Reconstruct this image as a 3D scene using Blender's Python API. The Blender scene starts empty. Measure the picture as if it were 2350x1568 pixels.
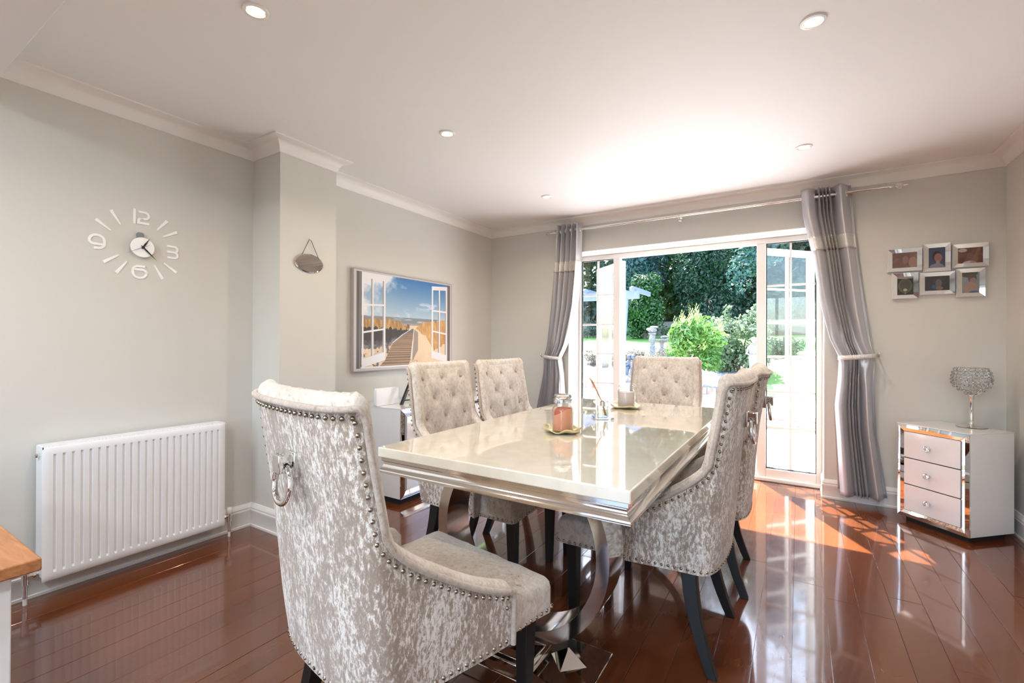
import bpy, bmesh, math, random
import numpy as np
from math import sin, cos, pi, radians, sqrt, exp
from mathutils import Vector, Matrix

random.seed(7)
rng = np.random.RandomState(7)
S = bpy.context.scene
COL = S.collection

# ------------------------------------------------------------------ camera
CAMH = 1.18
yaw, pitch, roll = radians(31.87), radians(.163), radians(.183)
fw = Vector((-sin(yaw), cos(yaw), 0)); rt = Vector((cos(yaw), sin(yaw), 0)); up = Vector((0, 0, 1))
fw2 = fw * cos(pitch) + up * sin(pitch); up2 = up * cos(pitch) - fw * sin(pitch)
r2 = rt * cos(roll) + up2 * sin(roll); u2 = up2 * cos(roll) - rt * sin(roll)
cam = bpy.data.cameras.new('camera'); camo = bpy.data.objects.new('camera', cam); COL.objects.link(camo)
m = Matrix((r2, u2, -fw2)).transposed().to_4x4(); m.translation = (0, 0, CAMH)
camo.matrix_world = m
cam.sensor_width = 36; cam.lens = 36 * 1058.2 / 2350; cam.clip_start = .02; cam.clip_end = 300
S.camera = camo

# ------------------------------------------------------------------ world, sun, exposure
W = bpy.data.worlds.new('sky'); S.world = W; W.use_nodes = True
wn = W.node_tree; bg = wn.nodes['Background']
sky = wn.nodes.new('ShaderNodeTexSky'); sky.sky_type = 'NISHITA'; sky.sun_disc = False
SUN = Vector((-.70, 1.316, 2.035)).normalized()          # towards the sun
sky.sun_elevation = math.asin(SUN.z); sky.sun_rotation = math.atan2(SUN.x, SUN.y)
sky.altitude = 50; sky.air_density = 1.0; sky.dust_density = 2.0
wn.links.new(sky.outputs[0], bg.inputs[0]); bg.inputs[1].default_value = 1.15
sl = bpy.data.lights.new('sun', 'SUN'); sl.energy = 30.0; sl.color = (1, .97, .92); sl.angle = radians(.55)
so = bpy.data.objects.new('sun', sl); COL.objects.link(so)
so.rotation_euler = SUN.to_track_quat('Z', 'Y').to_euler(); so.location = (-4, 9, 14)
S.view_settings.view_transform = 'Standard'; S.view_settings.look = 'None'
S.view_settings.gamma = 1; S.view_settings.use_curve_mapping = False
S.view_settings.exposure = .50
cy = S.cycles
cy.max_bounces = 9; cy.diffuse_bounces = 5; cy.glossy_bounces = 5; cy.transmission_bounces = 6; cy.transparent_max_bounces = 12
cy.caustics_reflective = False; cy.caustics_refractive = False; cy.sample_clamp_indirect = 6
cy.use_denoising = True

def area(name, loc, size, power, color=(1, 1, 1), direction=(0, 0, -1), sizey=None, portal=False, spread=180):
    l = bpy.data.lights.new(name, 'AREA'); l.energy = power; l.color = color; l.spread = radians(spread)
    if sizey: l.shape = 'RECTANGLE'; l.size = size; l.size_y = sizey
    else: l.shape = 'DISK'; l.size = size
    if portal: l.cycles.is_portal = True
    o = bpy.data.objects.new(name, l); COL.objects.link(o); o.location = loc
    o.rotation_euler = Vector(direction).to_track_quat('-Z', 'Y').to_euler()
    return o
# sky portals in the real openings (they add no light, they only guide sampling)
area('portal_garden', (-.9, 4.64, 1.05), 2.1, 1, direction=(0, -1, 0), sizey=2.05, portal=True)
area('portal_kitchen', (-.9, -3.02, 1.35), 2.8, 1, direction=(0, 1, 0), sizey=1.9, portal=True)
# unseen fill lights added behind the camera to brighten the room
KL = [(-2.2, -.55), (-.9, -.55), (.4, -.55), (-2.2, -1.9), (-.9, -1.9), (.4, -1.9)]
for i, (x, y) in enumerate(KL):
    area('added_fill_light', (x, y, 2.405), .30, 15.5, (.87, .94, 1))

# ------------------------------------------------------------------ helpers: materials
def srgb(r, g, b):
    def f(c):
        c /= 255.
        return c / 12.92 if c <= .04045 else ((c + .055) / 1.055) ** 2.4
    return (f(r), f(g), f(b), 1)

class NT:
    def __init__(s, name):
        s.m = bpy.data.materials.new(name); s.m.use_nodes = True; s.t = s.m.node_tree
        s.b = s.t.nodes['Principled BSDF']; s.out = s.t.nodes['Material Output']
    def n(s, typ, **kw):
        x = s.t.nodes.new(typ)
        for k, v in kw.items():
            if k.startswith('i_'): x.inputs[k[2:].replace('_', ' ')].default_value = v
            else: setattr(x, k, v)
        return x
    def l(s, a, b): s.t.links.new(a, b)
    def set(s, **kw):
        for k, v in kw.items(): s.b.inputs[k.replace('_', ' ')].default_value = v
    def coords(s, scale=(1, 1, 1), kind='Object', loc=(0, 0, 0), rnd=False):
        tc = s.n('ShaderNodeTexCoord'); mp = s.n('ShaderNodeMapping'); mp.inputs['Scale'].default_value = scale
        mp.inputs['Location'].default_value = loc
        src = tc.outputs[kind]
        if rnd:
            oi = s.n('ShaderNodeObjectInfo'); ad = s.n('ShaderNodeVectorMath', operation='MULTIPLY_ADD')
            s.l(oi.outputs['Random'], ad.inputs[0]); ad.inputs[1].default_value = (7, 13, 5); s.l(src, ad.inputs[2]); src = ad.outputs[0]
        s.l(src, mp.inputs[0]); return mp.outputs[0]
    def noise(s, vec, scale=5, detail=3, rough=.5, dist=0):
        x = s.n('ShaderNodeTexNoise'); x.inputs['Scale'].default_value = scale; x.inputs['Detail'].default_value = detail
        x.inputs['Roughness'].default_value = rough; x.inputs['Distortion'].default_value = dist
        if vec is not None: s.l(vec, x.inputs['Vector'])
        return x.outputs['Fac']
    def ramp(s, fac, stops, interp='LINEAR'):
        x = s.n('ShaderNodeValToRGB'); x.color_ramp.interpolation = interp; e = x.color_ramp.elements
        while len(e) < len(stops): e.new(.5)
        for q, (p, c) in zip(e, stops): q.position = p; q.color = c if len(c) == 4 else (*c, 1)
        s.l(fac, x.inputs[0]); return x.outputs[0]
    def bump(s, h, strength=.2, dist=.002):
        x = s.n('ShaderNodeBump'); x.inputs['Strength'].default_value = strength; x.inputs['Distance'].default_value = dist
        s.l(h, x.inputs['Height']); s.l(x.outputs[0], s.b.inputs['Normal']); return x
    def math(s, op, a, b=None, v=.5):
        x = s.n('ShaderNodeMath', operation=op); s.l(a, x.inputs[0])
        if b is not None: s.l(b, x.inputs[1])
        else: x.inputs[1].default_value = v
        return x.outputs[0]

def simple(name, col, rough=.5, metal=0, bump=0, bscale=60, var=0, coat=0, **kw):
    t = NT(name); t.set(Base_Color=col, Roughness=rough, Metallic=metal)
    if coat: t.set(Coat_Weight=coat, Coat_Roughness=.05)
    v = t.coords()
    if var:
        f = t.noise(v, bscale * .3, 4)
        a = tuple(c * (1 - var) for c in col[:3]); b = tuple(min(1, c * (1 + var)) for c in col[:3])
        t.l(t.ramp(f, [(.3, a), (.7, b)]), t.b.inputs['Base Color'])
    if bump: t.bump(t.noise(v, bscale, 3), bump, .002)
    for k, x in kw.items(): t.b.inputs[k.replace('_', ' ')].default_value = x
    return t.m

def G(v): return (v, v, v, 1)
M = {}
M['wall'] = simple('wall_paint', (.645, .635, .595, 1), .75, bump=.08, bscale=260)
M['white_paint'] = simple('white_paint', (.82, .81, .79, 1), .45, bump=.03, bscale=90)
M['ceiling'] = simple('ceiling_paint', (.81, .815, .82, 1), .6, bump=.12, bscale=2.2)
M['upvc'] = simple('white_frame_plastic', (.84, .82, .80, 1), .28, bump=.02, bscale=30)
M['gasket'] = simple('black_rubber', G(.015), .6, bump=.02)
M['gloss_white'] = simple('white_gloss_panel', (.74, .73, .72, 1), .08, coat=.5, bump=.01, bscale=8)
M['drawer_white'] = simple('drawer_gloss', (.78, .76, .76, 1), .06, coat=.6, bump=.01, bscale=8)
M['rad'] = simple('radiator_enamel', (.82, .83, .85, 1), .32, bump=.01, bscale=40)
M['rad_dark'] = simple('grille_shadow_metal', G(.35), .5, bump=.02)
M['chrome'] = simple('polished_chrome', (.82, .81, .79, 1), .06, 1, bump=.015, bscale=14)
M['steel'] = simple('polished_steel', (.78, .76, .73, 1), .10, 1, bump=.05, bscale=9)
M['mirror'] = simple('mirror_strip', (.88, .90, .89, 1), .02, 1, bump=.004, bscale=6)
M['nail'] = simple('antique_nail_metal', (.36, .31, .24, 1), .22, 1, bump=.05)
M['black_wood'] = simple('black_lacquered_wood', G(.005), .5, bump=.05, bscale=30)
M['black'] = simple('black_plastic', G(.008), .4, bump=.02)
M['grey_tab'] = simple('grey_clock_movement', srgb(130, 135, 138), .6, bump=.05)
M['cork'] = simple('cord_black', G(.01), .7, bump=.2)
M['gold'] = simple('pale_gold_dish', (.78, .68, .42, 1), .25, .55, bump=.25, bscale=70)
M['reed'] = simple('rattan_reed', srgb(176, 130, 84), .6, bump=.2, bscale=200, var=.2)
M['wax_coral'] = simple('coral_wax', srgb(252, 168, 130), .45, bump=.05, Subsurface_Weight=.2)
M['wax_mauve'] = simple('mauve_wax', srgb(228, 210, 206), .45, bump=.05, Subsurface_Weight=.1)
M['wax_pale'] = simple('pale_wax_rim', srgb(250, 205, 175), .5, bump=.05)
M['white_plastic'] = simple('white_plastic', (.80, .81, .82, 1), .25, bump=.01)
M['pink'] = simple('pink_patterned_tin', srgb(205, 150, 150), .4, var=.3, bscale=300)
M['darkbit'] = simple('dark_print', srgb(60, 70, 75), .4, bump=.02)
M['void'] = simple('cabinet_shadow_gap', G(.01), .8, bump=.01)
M['brown_unit'] = simple('brown_kitchen_unit', srgb(112, 78, 72), .3, var=.1)
M['beam_white'] = simple('beam_paint', (.74, .75, .77, 1), .6, bump=.05, bscale=60)

def glass(name, tint=(1, 1, 1, 1), rough=0.0, ior=1.45, amt=.75, pw_=4.0):
    # thin clear glass: transparent body with a Fresnel reflection
    t = NT(name); lw = t.n('ShaderNodeLayerWeight'); lw.inputs[0].default_value = .5; pw = t.math('POWER', lw.outputs['Facing'], v=pw_); fr = t.n('ShaderNodeMath', operation='MULTIPLY_ADD'); t.l(pw, fr.inputs[0]); fr.inputs[1].default_value = amt; fr.inputs[2].default_value = .04
    tr = t.n('ShaderNodeBsdfTransparent'); tr.inputs[0].default_value = tint
    gl = t.n('ShaderNodeBsdfGlossy'); gl.inputs['Roughness'].default_value = rough
    mx = t.n('ShaderNodeMixShader'); t.l(fr.outputs[0], mx.inputs[0]); t.l(tr.outputs[0], mx.inputs[1]); t.l(gl.outputs[0], mx.inputs[2])
    t.l(mx.outputs[0], t.out.inputs[0]); t.t.nodes.remove(t.b); return t.m
M['pane'] = glass('window_glass', (.95, .97, .97, 1))
M['jar'] = glass('jar_glass', (.95, .97, .97, 1), .02, 1.5, .9, 2.6)
t = NT('crystal'); t.set(Base_Color=(.97, .98, 1, 1), Roughness=.02, IOR=1.55, Transmission_Weight=1.0); t.bump(t.noise(t.coords(), 40, 2), .05); M['crystal'] = t.m

# glossy stained floor boards
t = NT('stained_floor_boards'); v = t.coords((3, .8, 3), rnd=True)
f = t.noise(v, 2.2, 5, .6, .8)
c1 = t.ramp(f, [(.25, (.098, .025, .008)), (.5, (.124, .034, .011)), (.78, (.150, .045, .015))])
oi = t.n('ShaderNodeObjectInfo'); hs = t.n('ShaderNodeHueSaturation'); t.l(c1, hs.inputs['Color'])
t.l(t.math('MULTIPLY_ADD', oi.outputs['Random'], v=.14), hs.inputs['Value']); hs.inputs['Value'].default_value = 1
hs.inputs['Value'].links[0].from_node.inputs[2].default_value = .93
t.l(hs.outputs[0], t.b.inputs['Base Color']); t.set(Roughness=.2, Coat_Weight=.85, Coat_Roughness=.055, Coat_IOR=1.56, Specular_IOR_Level=.35)
tc = t.coords((7, 1.6, 1), 'Object'); wv = t.noise(tc, 3.2, 3, .55, .8); fine = t.noise(t.coords((60, 8, 1)), 4, 4, .6, .6)
t.bump(t.math('ADD', t.math('MULTIPLY', wv, v=1.0), t.math('MULTIPLY', fine, v=.10)), .16, .004)
t.l(t.ramp(t.noise(t.coords((3, 3, 3)), 4, 5), [(.3, G(.12)), (.75, G(.24))]), t.b.inputs['Roughness'])
M['floor'] = t.m

# oak worktop
t = NT('oak_worktop'); v = t.coords((2, 14, 14)); f = t.noise(v, 4, 6, .6, 1.5)
t.l(t.ramp(f, [(.3, srgb(150, 94, 54)), (.6, srgb(178, 120, 76)), (.8, srgb(192, 136, 90))]), t.b.inputs['Base Color']); t.set(Roughness=.35); t.bump(f, .08)
M['oak'] = t.m

# cream marble
t = NT('cream_marble'); v = t.coords((1, .7, 1)); a = t.noise(v, 1.6, 6, .6, 1.8); b2 = t.noise(v, 14, 5, .6, .5)
c = t.ramp(a, [(.25, (.78, .72, .60)), (.5, (.86, .82, .72)), (.62, (.80, .75, .63)), (.8, (.88, .85, .77))])
mx = t.n('ShaderNodeMix', data_type='RGBA', blend_type='MULTIPLY'); mx.inputs[0].default_value = .25
t.l(c, mx.inputs[6]); t.l(t.ramp(b2, [(.3, G(.75)), (.6, G(1))]), mx.inputs[7]); t.l(mx.outputs[2], t.b.inputs['Base Color'])
t.set(Roughness=.04, Coat_Weight=1, Coat_Roughness=.02, IOR=1.5, Coat_IOR=1.5); M['marble'] = t.m

# crushed velvet
def velvet(name, dark, mid, light, lo, hi, sc=1.0, stretch=.42, sheen=.5):
    t = NT(name); v = t.coords((1, 1, stretch), rnd=True)
    w = t.noise(v, 9 * sc, 3, .55, .2)                       # broad patches
    s1 = t.noise(v, 92 * sc, 8, .74, .45)                    # crushed streaks
    v2 = t.coords((1.0, 1.5, .7), rnd=True); s2 = t.noise(v2, 210 * sc, 4, .7, .3)
    k = t.math('ADD', t.math('MULTIPLY', s1, v=1.0), t.math('MULTIPLY', w, v=.34)); k = t.math('ADD', k, t.math('MULTIPLY', s2, v=.30))
    k = t.math('SUBTRACT', k, v=.32)
    t.l(t.ramp(k, [(lo - .07, dark), (lo, mid), (hi, light), (hi + .12, tuple(min(1, x * 1.08) for x in light))]), t.b.inputs['Base Color'])  # pale ramp stops put the pile's silver sheen into the colour
    t.l(t.ramp(k, [(lo, G(.7)), (hi, G(.38))]), t.b.inputs['Roughness'])
    t.set(Sheen_Weight=sheen, Sheen_Roughness=.35, Specular_IOR_Level=.45)
    t.bump(t.math('ADD', s1, t.math('MULTIPLY', w, v=.8)), .6, .005); return t.m
M['velvet'] = velvet('crushed_velvet_outer', (.33, .26, .21), (.44, .36, .30), (.82, .78, .735), .495, .575, 1.1)
M['velvet_in'] = velvet('crushed_velvet_inner', (.28, .18, .11), (.57, .48, .405), (.76, .70, .635), .36, .60, .62, .7)
M['velvet_trim'] = velvet('crushed_velvet_trim', (.34, .26, .20), (.46, .37, .31), (.58, .50, .44), .40, .62, 1.0, 1)

# satin curtain
t = NT('silver_satin'); v = t.coords((30, 30, 1.2)); f = t.noise(v, 9, 3)
t.set(Base_Color=(.50, .495, .53, 1), Roughness=.33, Metallic=.35, Sheen_Weight=.3, Specular_IOR_Level=.7)
t.bump(f, .12, .002); M['satin'] = t.m
t = NT('lit_cloth_and_card'); t.set(Base_Color=(.70, .60, .56, 1), Roughness=.8); t.bump(t.noise(t.coords(), 60), .1); M['pink_sheet'] = t.m  # pinkish tone paints light coming through curtain cloth; picture card shares it
t = NT('diamante'); v = t.coords(); wv = t.n('ShaderNodeTexWave', bands_direction='X'); wv.inputs['Scale'].default_value = 55; t.l(v, wv.inputs['Vector'])
vo = t.n('ShaderNodeTexVoronoi'); vo.inputs['Scale'].default_value = 240; t.l(v, vo.inputs['Vector'])
t.l(t.ramp(wv.outputs['Fac'], [(.3, (.50, .48, .47)), (.6, (.92, .91, .89))]), t.b.inputs['Base Color'])
t.set(Metallic=.35, Roughness=.22); t.bump(vo.outputs['Distance'], .6, .003); M['diamante'] = t.m

# ground stuff
def noisy(name, stops, scale=8, rough=.8, bump=.3, vecs=(1, 1, 1)):
    t = NT(name); v = t.coords(vecs); f = t.noise(v, scale, 6, .65)
    t.l(t.ramp(f, stops), t.b.inputs['Base Color']); t.set(Roughness=rough); t.bump(f, bump, .02); return t.m
M['paving'] = noisy('pale_paving', [(.3, (.48, .46, .44)), (.7, (.58, .56, .54))], 3, .8, .1)
M['lawn'] = noisy('lawn_grass', [(.3, (.06, .17, .02)), (.7, (.13, .28, .035))], 12)
M['soil'] = noisy('bed_soil', [(.3, (.05, .04, .03)), (.7, (.16, .13, .10))], 9)
M['gravel'] = noisy('pale_gravel', [(.35, (.16, .175, .19)), (.65, (.40, .42, .44))], 34)
M['stone'] = noisy('weathered_stone', [(.3, (.13, .13, .125)), (.7, (.40, .40, .38))], 14, .85, .6)
M['darkstone'] = noisy('blue_grey_stone', [(.3, (.03, .04, .07)), (.7, (.15, .19, .26))], 16, .6, .6)
M['rock'] = noisy('rockery_stone', [(.3, (.07, .065, .055)), (.7, (.30, .29, .27))], 6, .9, .6)
M['brick'] = noisy('garden_brick', [(.3, (.42, .20, .13)), (.7, (.62, .48, .40))], 9, .9, .3)
M['fence'] = noisy('fence_wood', [(.3, (.16, .14, .11)), (.7, (.30, .27, .22))], 6, .9, .3, (8, 8, 1))
M['pergola'] = noisy('blue_grey_painted_wood', [(.3, (.115, .15, .24)), (.7, (.15, .19, .29))], 6, .6, .1, (8, 8, 1))
M['bark'] = noisy('bark', [(.3, (.05, .04, .03)), (.7, (.14, .12, .09))], 10, .9, .6, (3, 3, 1))
M['render'] = simple('house_render', (.62, .58, .52, 1), .9, bump=.2, bscale=80)
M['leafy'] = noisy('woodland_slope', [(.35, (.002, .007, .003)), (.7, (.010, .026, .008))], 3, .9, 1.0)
def leafmat(name, a, b, rough=.4, trans=.35):
    t = NT(name); f = t.noise(t.coords(), 1.7, 5, .7); t.l(t.ramp(f, [(.32, a), (.68, b)]), t.b.inputs['Base Color'])
    t.set(Roughness=rough, Specular_IOR_Level=.6)
    tl = t.n('ShaderNodeBsdfTranslucent'); t.l(t.ramp(f, [(.32, a), (.68, b)]), tl.inputs[0])
    mx = t.n('ShaderNodeMixShader'); mx.inputs[0].default_value = trans
    t.l(t.b.outputs[0], mx.inputs[1]); t.l(tl.outputs[0], mx.inputs[2]); t.l(mx.outputs[0], t.out.inputs[0]); return t.m
M['leaf_bright'] = leafmat('laurel_leaf', (.04, .15, .02), (.17, .34, .06), .3)
M['leaf_tip'] = leafmat('young_laurel_leaf', (.28, .42, .10), (.42, .58, .18), .4)
M['leaf_grey'] = leafmat('pale_shrub_leaf', (.06, .12, .05), (.26, .34, .20), .35)
M['leaf_dark'] = leafmat('dark_evergreen_leaf', (.012, .045, .022), (.035, .105, .05), .45, .2)
M['leaf_blue'] = leafmat('blue_green_leaf', (.02, .07, .06), (.06, .16, .15), .4, .2)
M['leaf_mid'] = leafmat('woodland_leaf', (.02, .06, .015), (.10, .20, .03), .45, .4)
M['leaf_gloss'] = leafmat('glossy_shrub_leaf', (.015, .06, .015), (.06, .17, .04), .22, .2)
M['leaf_dry'] = leafmat('dry_rockery_plant', (.07, .065, .045), (.22, .20, .14), .6)

# ------------------------------------------------------------------ helpers: meshes
def tag(o, label=None, cat=None, group=None, kind=None):
    if label: o['label'] = label
    if cat: o['category'] = cat
    if group: o['group'] = group
    if kind: o['kind'] = kind
    return o
def empty(name, loc=(0, 0, 0), rz=0, label=None, cat=None, group=None, kind=None):
    o = bpy.data.objects.new(name, None); COL.objects.link(o); o.location = loc; o.rotation_euler = (0, 0, rz)
    o.empty_display_size = .05
    return tag(o, label, cat, group, kind)

class MB:
    def __init__(s): s.v = []; s.f = []; s.mi = []; s.uv = {}; s.cur = 0
    def add(s, vs, fs, mat=None):
        o = len(s.v); s.v += [tuple(p) for p in vs]
        for f in fs: s.f.append(tuple(i + o for i in f)); s.mi.append(s.cur if mat is None else mat)
        return o
    def box(s, lo, hi, M4=None, taper=None):
        (x0, y0, z0), (x1, y1, z1) = lo, hi
        P = [Vector((x, y, z)) for z in (z0, z1) for y in (y0, y1) for x in (x0, x1)]
        if M4 is not None: P = [M4 @ p for p in P]
        s.add(P, [(0, 2, 3, 1), (4, 5, 7, 6), (0, 1, 5, 4), (2, 6, 7, 3), (0, 4, 6, 2), (1, 3, 7, 5)]); return s
    def cbox(s, c, size, M4=None):
        c = Vector(c); h = Vector(size) / 2
        return s.box(c - h, c + h, M4)
    def hexa(s, bot, top):     # four bottom points, four top points (ccw)
        s.add(list(bot) + list(top), [(3, 2, 1, 0), (4, 5, 6, 7), (0, 1, 5, 4), (1, 2, 6, 5), (2, 3, 7, 6), (3, 0, 4, 7)]); return s
    def tube(s, pts, r, n=8, closed=False, caps=True):
        pts = [Vector(p) for p in pts]; N = len(pts)
        if not hasattr(r, '__len__'): r = [r] * N
        prev = None; rings = []
        for i, p in enumerate(pts):
            a = pts[(i - 1) % N] if (closed or i > 0) else p; b = pts[(i + 1) % N] if (closed or i < N - 1) else p
            d = (b - a).normalized()
            if prev is None:
                ref = Vector((0, 0, 1)) if abs(d.z) < .9 else Vector((1, 0, 0)); x = d.cross(ref).normalized()
            else: x = (prev - d * prev.dot(d)).normalized()
            prev = x; y = d.cross(x)
            rings.append([p + (x * cos(2 * pi * k / n) + y * sin(2 * pi * k / n)) * r[i] for k in range(n)])
        V = [q for rr in rings for q in rr]; F = []
        for i in range(N if closed else N - 1):
            for k in range(n):
                j = (i + 1) % N; F.append((i * n + k, i * n + (k + 1) % n, j * n + (k + 1) % n, j * n + k))
        if caps and not closed: F.append(tuple(reversed(range(n)))); F.append(tuple((N - 1) * n + k for k in range(n)))
        s.add(V, F); return s
    def lathe(s, prof, n=24, c=(0, 0, 0), axis='Z', caps=True):
        V = []; F = []
        for (r, z) in prof:
            for k in range(n):
                a = 2 * pi * k / n; p = (r * cos(a), r * sin(a), z)
                if axis == 'Y': p = (p[0], -p[2], p[1])
                if axis == 'X': p = (p[2], p[0], p[1])
                V.append((p[0] + c[0], p[1] + c[1], p[2] + c[2]))
        for i in range(len(prof) - 1):
            for k in range(n): F.append((i * n + k, i * n + (k + 1) % n, (i + 1) * n + (k + 1) % n, (i + 1) * n + k))
        if caps:
            if prof[0][0] > 1e-6: F.append(tuple(reversed(range(n))))
            if prof[-1][0] > 1e-6: F.append(tuple((len(prof) - 1) * n + k for k in range(n)))
        s.add(V, F); return s
    def sphere(s, c, r, n=10, m=6, sc=(1, 1, 1)):
        prof = [(max(1e-7, r * sin(pi * i / m)), -r * cos(pi * i / m)) for i in range(m + 1)]
        o = len(s.v); s.lathe(prof, n, (0, 0, 0), caps=False)
        for i in range(o, len(s.v)): p = s.v[i]; s.v[i] = (p[0] * sc[0] + c[0], p[1] * sc[1] + c[1], p[2] * sc[2] + c[2])
        return s
    def torus(s, c, R, r, n=28, m=8, ax=(0, 1, 0), sc=(1, 1)):
        ax = Vector(ax).normalized(); x = ax.orthogonal().normalized(); y = ax.cross(x)
        return s.tube([Vector(c) + x * R * cos(2 * pi * i / n) * sc[0] + y * R * sin(2 * pi * i / n) * sc[1] for i in range(n)], r, m, True)
    def grid(s, nu, nv, fn, flip=False):
        V = [fn(i / (nu - 1), j / (nv - 1)) for j in range(nv) for i in range(nu)]
        F = []
        for j in range(nv - 1):
            for i in range(nu - 1):
                a = j * nu + i; q = (a, a + 1, a + nu + 1, a + nu); F.append(q[::-1] if flip else q)
        s.add(V, F); return s
    def prism(s, poly, depth, org, ex, ey):      # poly in (a,b); extruded along ex x ey
        ex, ey, org = Vector(ex), Vector(ey), Vector(org); ez = ex.cross(ey)
        A = [org + ex * a + ey * b for a, b in poly]; B = [p + ez * depth for p in A]; n = len(poly)
        F = [tuple(reversed(range(n))), tuple(range(n, 2 * n))] + [(i, (i + 1) % n, n + (i + 1) % n, n + i) for i in range(n)]
        s.add(A + B, F); return s
    def ribbon(s, pts, w, depth, org, ex, ey, mitre=True):   # thick polyline ribbon in a plane
        P = [Vector((a, b)) for a, b in pts]; L = []; R = []
        for i, p in enumerate(P):
            d = ((P[min(i + 1, len(P) - 1)] - p).normalized() + (p - P[max(i - 1, 0)]).normalized()) if 0 < i < len(P) - 1 else (P[min(i + 1, len(P) - 1)] - P[max(i - 1, 0)])
            d.normalize(); n = Vector((-d.y, d.x)); L.append(p + n * w / 2); R.append(p - n * w / 2)
        ex, ey, org = Vector(ex), Vector(ey), Vector(org); ez = ex.cross(ey).normalized() * depth
        V = []
        for l, r in zip(L, R):
            for q in (l, r):
                a = org + ex * q.x + ey * q.y; V += [a, a + ez]
        F = []
        for i in range(len(P) - 1):
            o = i * 4; F += [(o + 1, o + 3, o + 7, o + 5), (o, o + 4, o + 6, o + 2), (o, o + 1, o + 5, o + 4), (o + 2, o + 6, o + 7, o + 3)]
        e = (len(P) - 1) * 4; F += [(0, 2, 3, 1), (e, e + 1, e + 3, e + 2)]
        s.add(V, F); return s
    def mesh(s, name, mats, smooth=30):
        me = bpy.data.meshes.new(name); me.from_pydata([tuple(p) for p in s.v], [], s.f)
        if not isinstance(mats, (list, tuple)): mats = [mats]
        for x in mats: me.materials.append(M[x] if isinstance(x, str) else x)
        if len(mats) > 1: me.polygons.foreach_set('material_index', s.mi)
        bm = bmesh.new(); bm.from_mesh(me)
        bmesh.ops.recalc_face_normals(bm, faces=bm.faces); bm.to_mesh(me); bm.free()
        if smooth:
            me.polygons.foreach_set('use_smooth', [True] * len(me.polygons)); me.set_sharp_from_angle(angle=radians(smooth))
        me.update(); return me
    def build(s, name, mats, parent=None, smooth=30, bevel=0, seg=2, loc=(0, 0, 0), rot=(0, 0, 0)):
        o = bpy.data.objects.new(name, s.mesh(name, mats, smooth)); COL.objects.link(o); o.parent = parent
        o.location = loc; o.rotation_euler = rot
        if bevel:
            b = o.modifiers.new('bevel', 'BEVEL'); b.width = bevel; b.segments = seg; b.limit_method = 'ANGLE'; b.angle_limit = radians(35); b.harden_normals = False
        return o

def link_copy(o, parent=None):
    c = o.copy(); COL.objects.link(c); c.parent = parent; return c
def copy_tree(o, parent=None):
    c = link_copy(o, parent)
    for ch in list(o.children):
        if ch is not c: copy_tree(ch, c)
    return c
def interp(x, xs, ys): return float(np.interp(x, xs, ys))

# ------------------------------------------------------------------ room shell
D = 4.284; H = 2.43; XL, XB, XR2, XR = -3.01, -2.71, -2.94, 1.158; YB0, YB1 = 1.652, 2.057
YF = -3.0
def struct(mb, name, mat, **kw): return tag(mb.build(name, mat, **kw), kind='structure')
m_ = MB(); m_.prism([(-3.3, YF), (XL, YF), (XL, YB0), (XB, YB0), (XB, YB1), (XR2, YB1), (XR2, D), (-3.3, D)], H + .2, (0, 0, 0), (1, 0, 0), (0, 1, 0))
struct(m_, 'wall_left', 'wall')
RX0, RX1, RZ = -1.99, .171, 2.096; DF = D + .246
m_ = MB(); m_.box((-3.3, D, 0), (RX0, D + .335, H + .2)); m_.box((RX1, D, 0), (XR + .3, D + .335, H + .2)); m_.box((RX0, D, RZ), (RX1, D + .335, H + .2)); m_.box((RX0, D + .27, -.12), (RX1, D + .335, 0))
struct(m_, 'wall_back', 'wall')
m_ = MB(); m_.box((XR, YF, 0), (XR + .3, D, H + .2)); struct(m_, 'wall_right', 'wall')
m_ = MB(); m_.box((-3.3, YF - .3, 0), (-2.3, YF, H + .2)); m_.box((.5, YF - .3, 0), (XR + .3, YF, H + .2)); m_.box((-2.3, YF - .3, 0), (.5, YF, .4)); m_.box((-2.3, YF - .3, 2.3), (.5, YF, H + .2))
struct(m_, 'wall_front', 'wall')
m_ = MB()
for x in (-2.3, -1.38, -.46, .44): m_.box((x, YF - .2, .4), (x + .06, YF - .14, 2.3))
m_.box((-2.3, YF - .2, .4), (.5, YF - .14, .46)); m_.box((-2.3, YF - .2, 2.24), (.5, YF - .14, 2.3))
struct(m_, 'window_1', 'upvc')
m_ = MB(); m_.box((-3.3, YF - .3, H), (XR + .3, D + .335, H + .2)); struct(m_, 'ceiling', 'ceiling')
m_ = MB(); m_.box((-3.01, .22, 2.28), (XR, .50, H)); struct(m_, 'beam', 'beam_white', bevel=.004)

# coving and skirting swept along the room's edge with mitred corners
def sweep(path, prof, name, mat, kind='structure', parent=None, smooth=35):
    n = len(path); P = [Vector(p) for p in path]; N = []
    for i in range(n):
        ns = []
        if i > 0: d = (P[i] - P[i - 1]).normalized(); ns.append(Vector((d.y, -d.x)))
        if i < n - 1: d = (P[i + 1] - P[i]).normalized(); ns.append(Vector((d.y, -d.x)))
        if len(ns) == 1: N.append(ns[0])
        else: b = (ns[0] + ns[1]).normalized(); N.append(b / max(.2, b.dot(ns[0])))
    mb = MB(); k = len(prof); V = []
    for i in range(n):
        for (d, z) in prof: V.append((P[i].x + N[i].x * d, P[i].y + N[i].y * d, z))
    F = []
    for i in range(n - 1):
        for j in range(k): F.append((i * k + j, i * k + (j + 1) % k, (i + 1) * k + (j + 1) % k, (i + 1) * k + j))
    F.append(tuple(range(k))); F.append(tuple(reversed(range((n - 1) * k, n * k)))); mb.add(V, F)
    return tag(mb.build(name, mat, parent, smooth), kind=kind)
cz, ct = 2.35, .08
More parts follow.
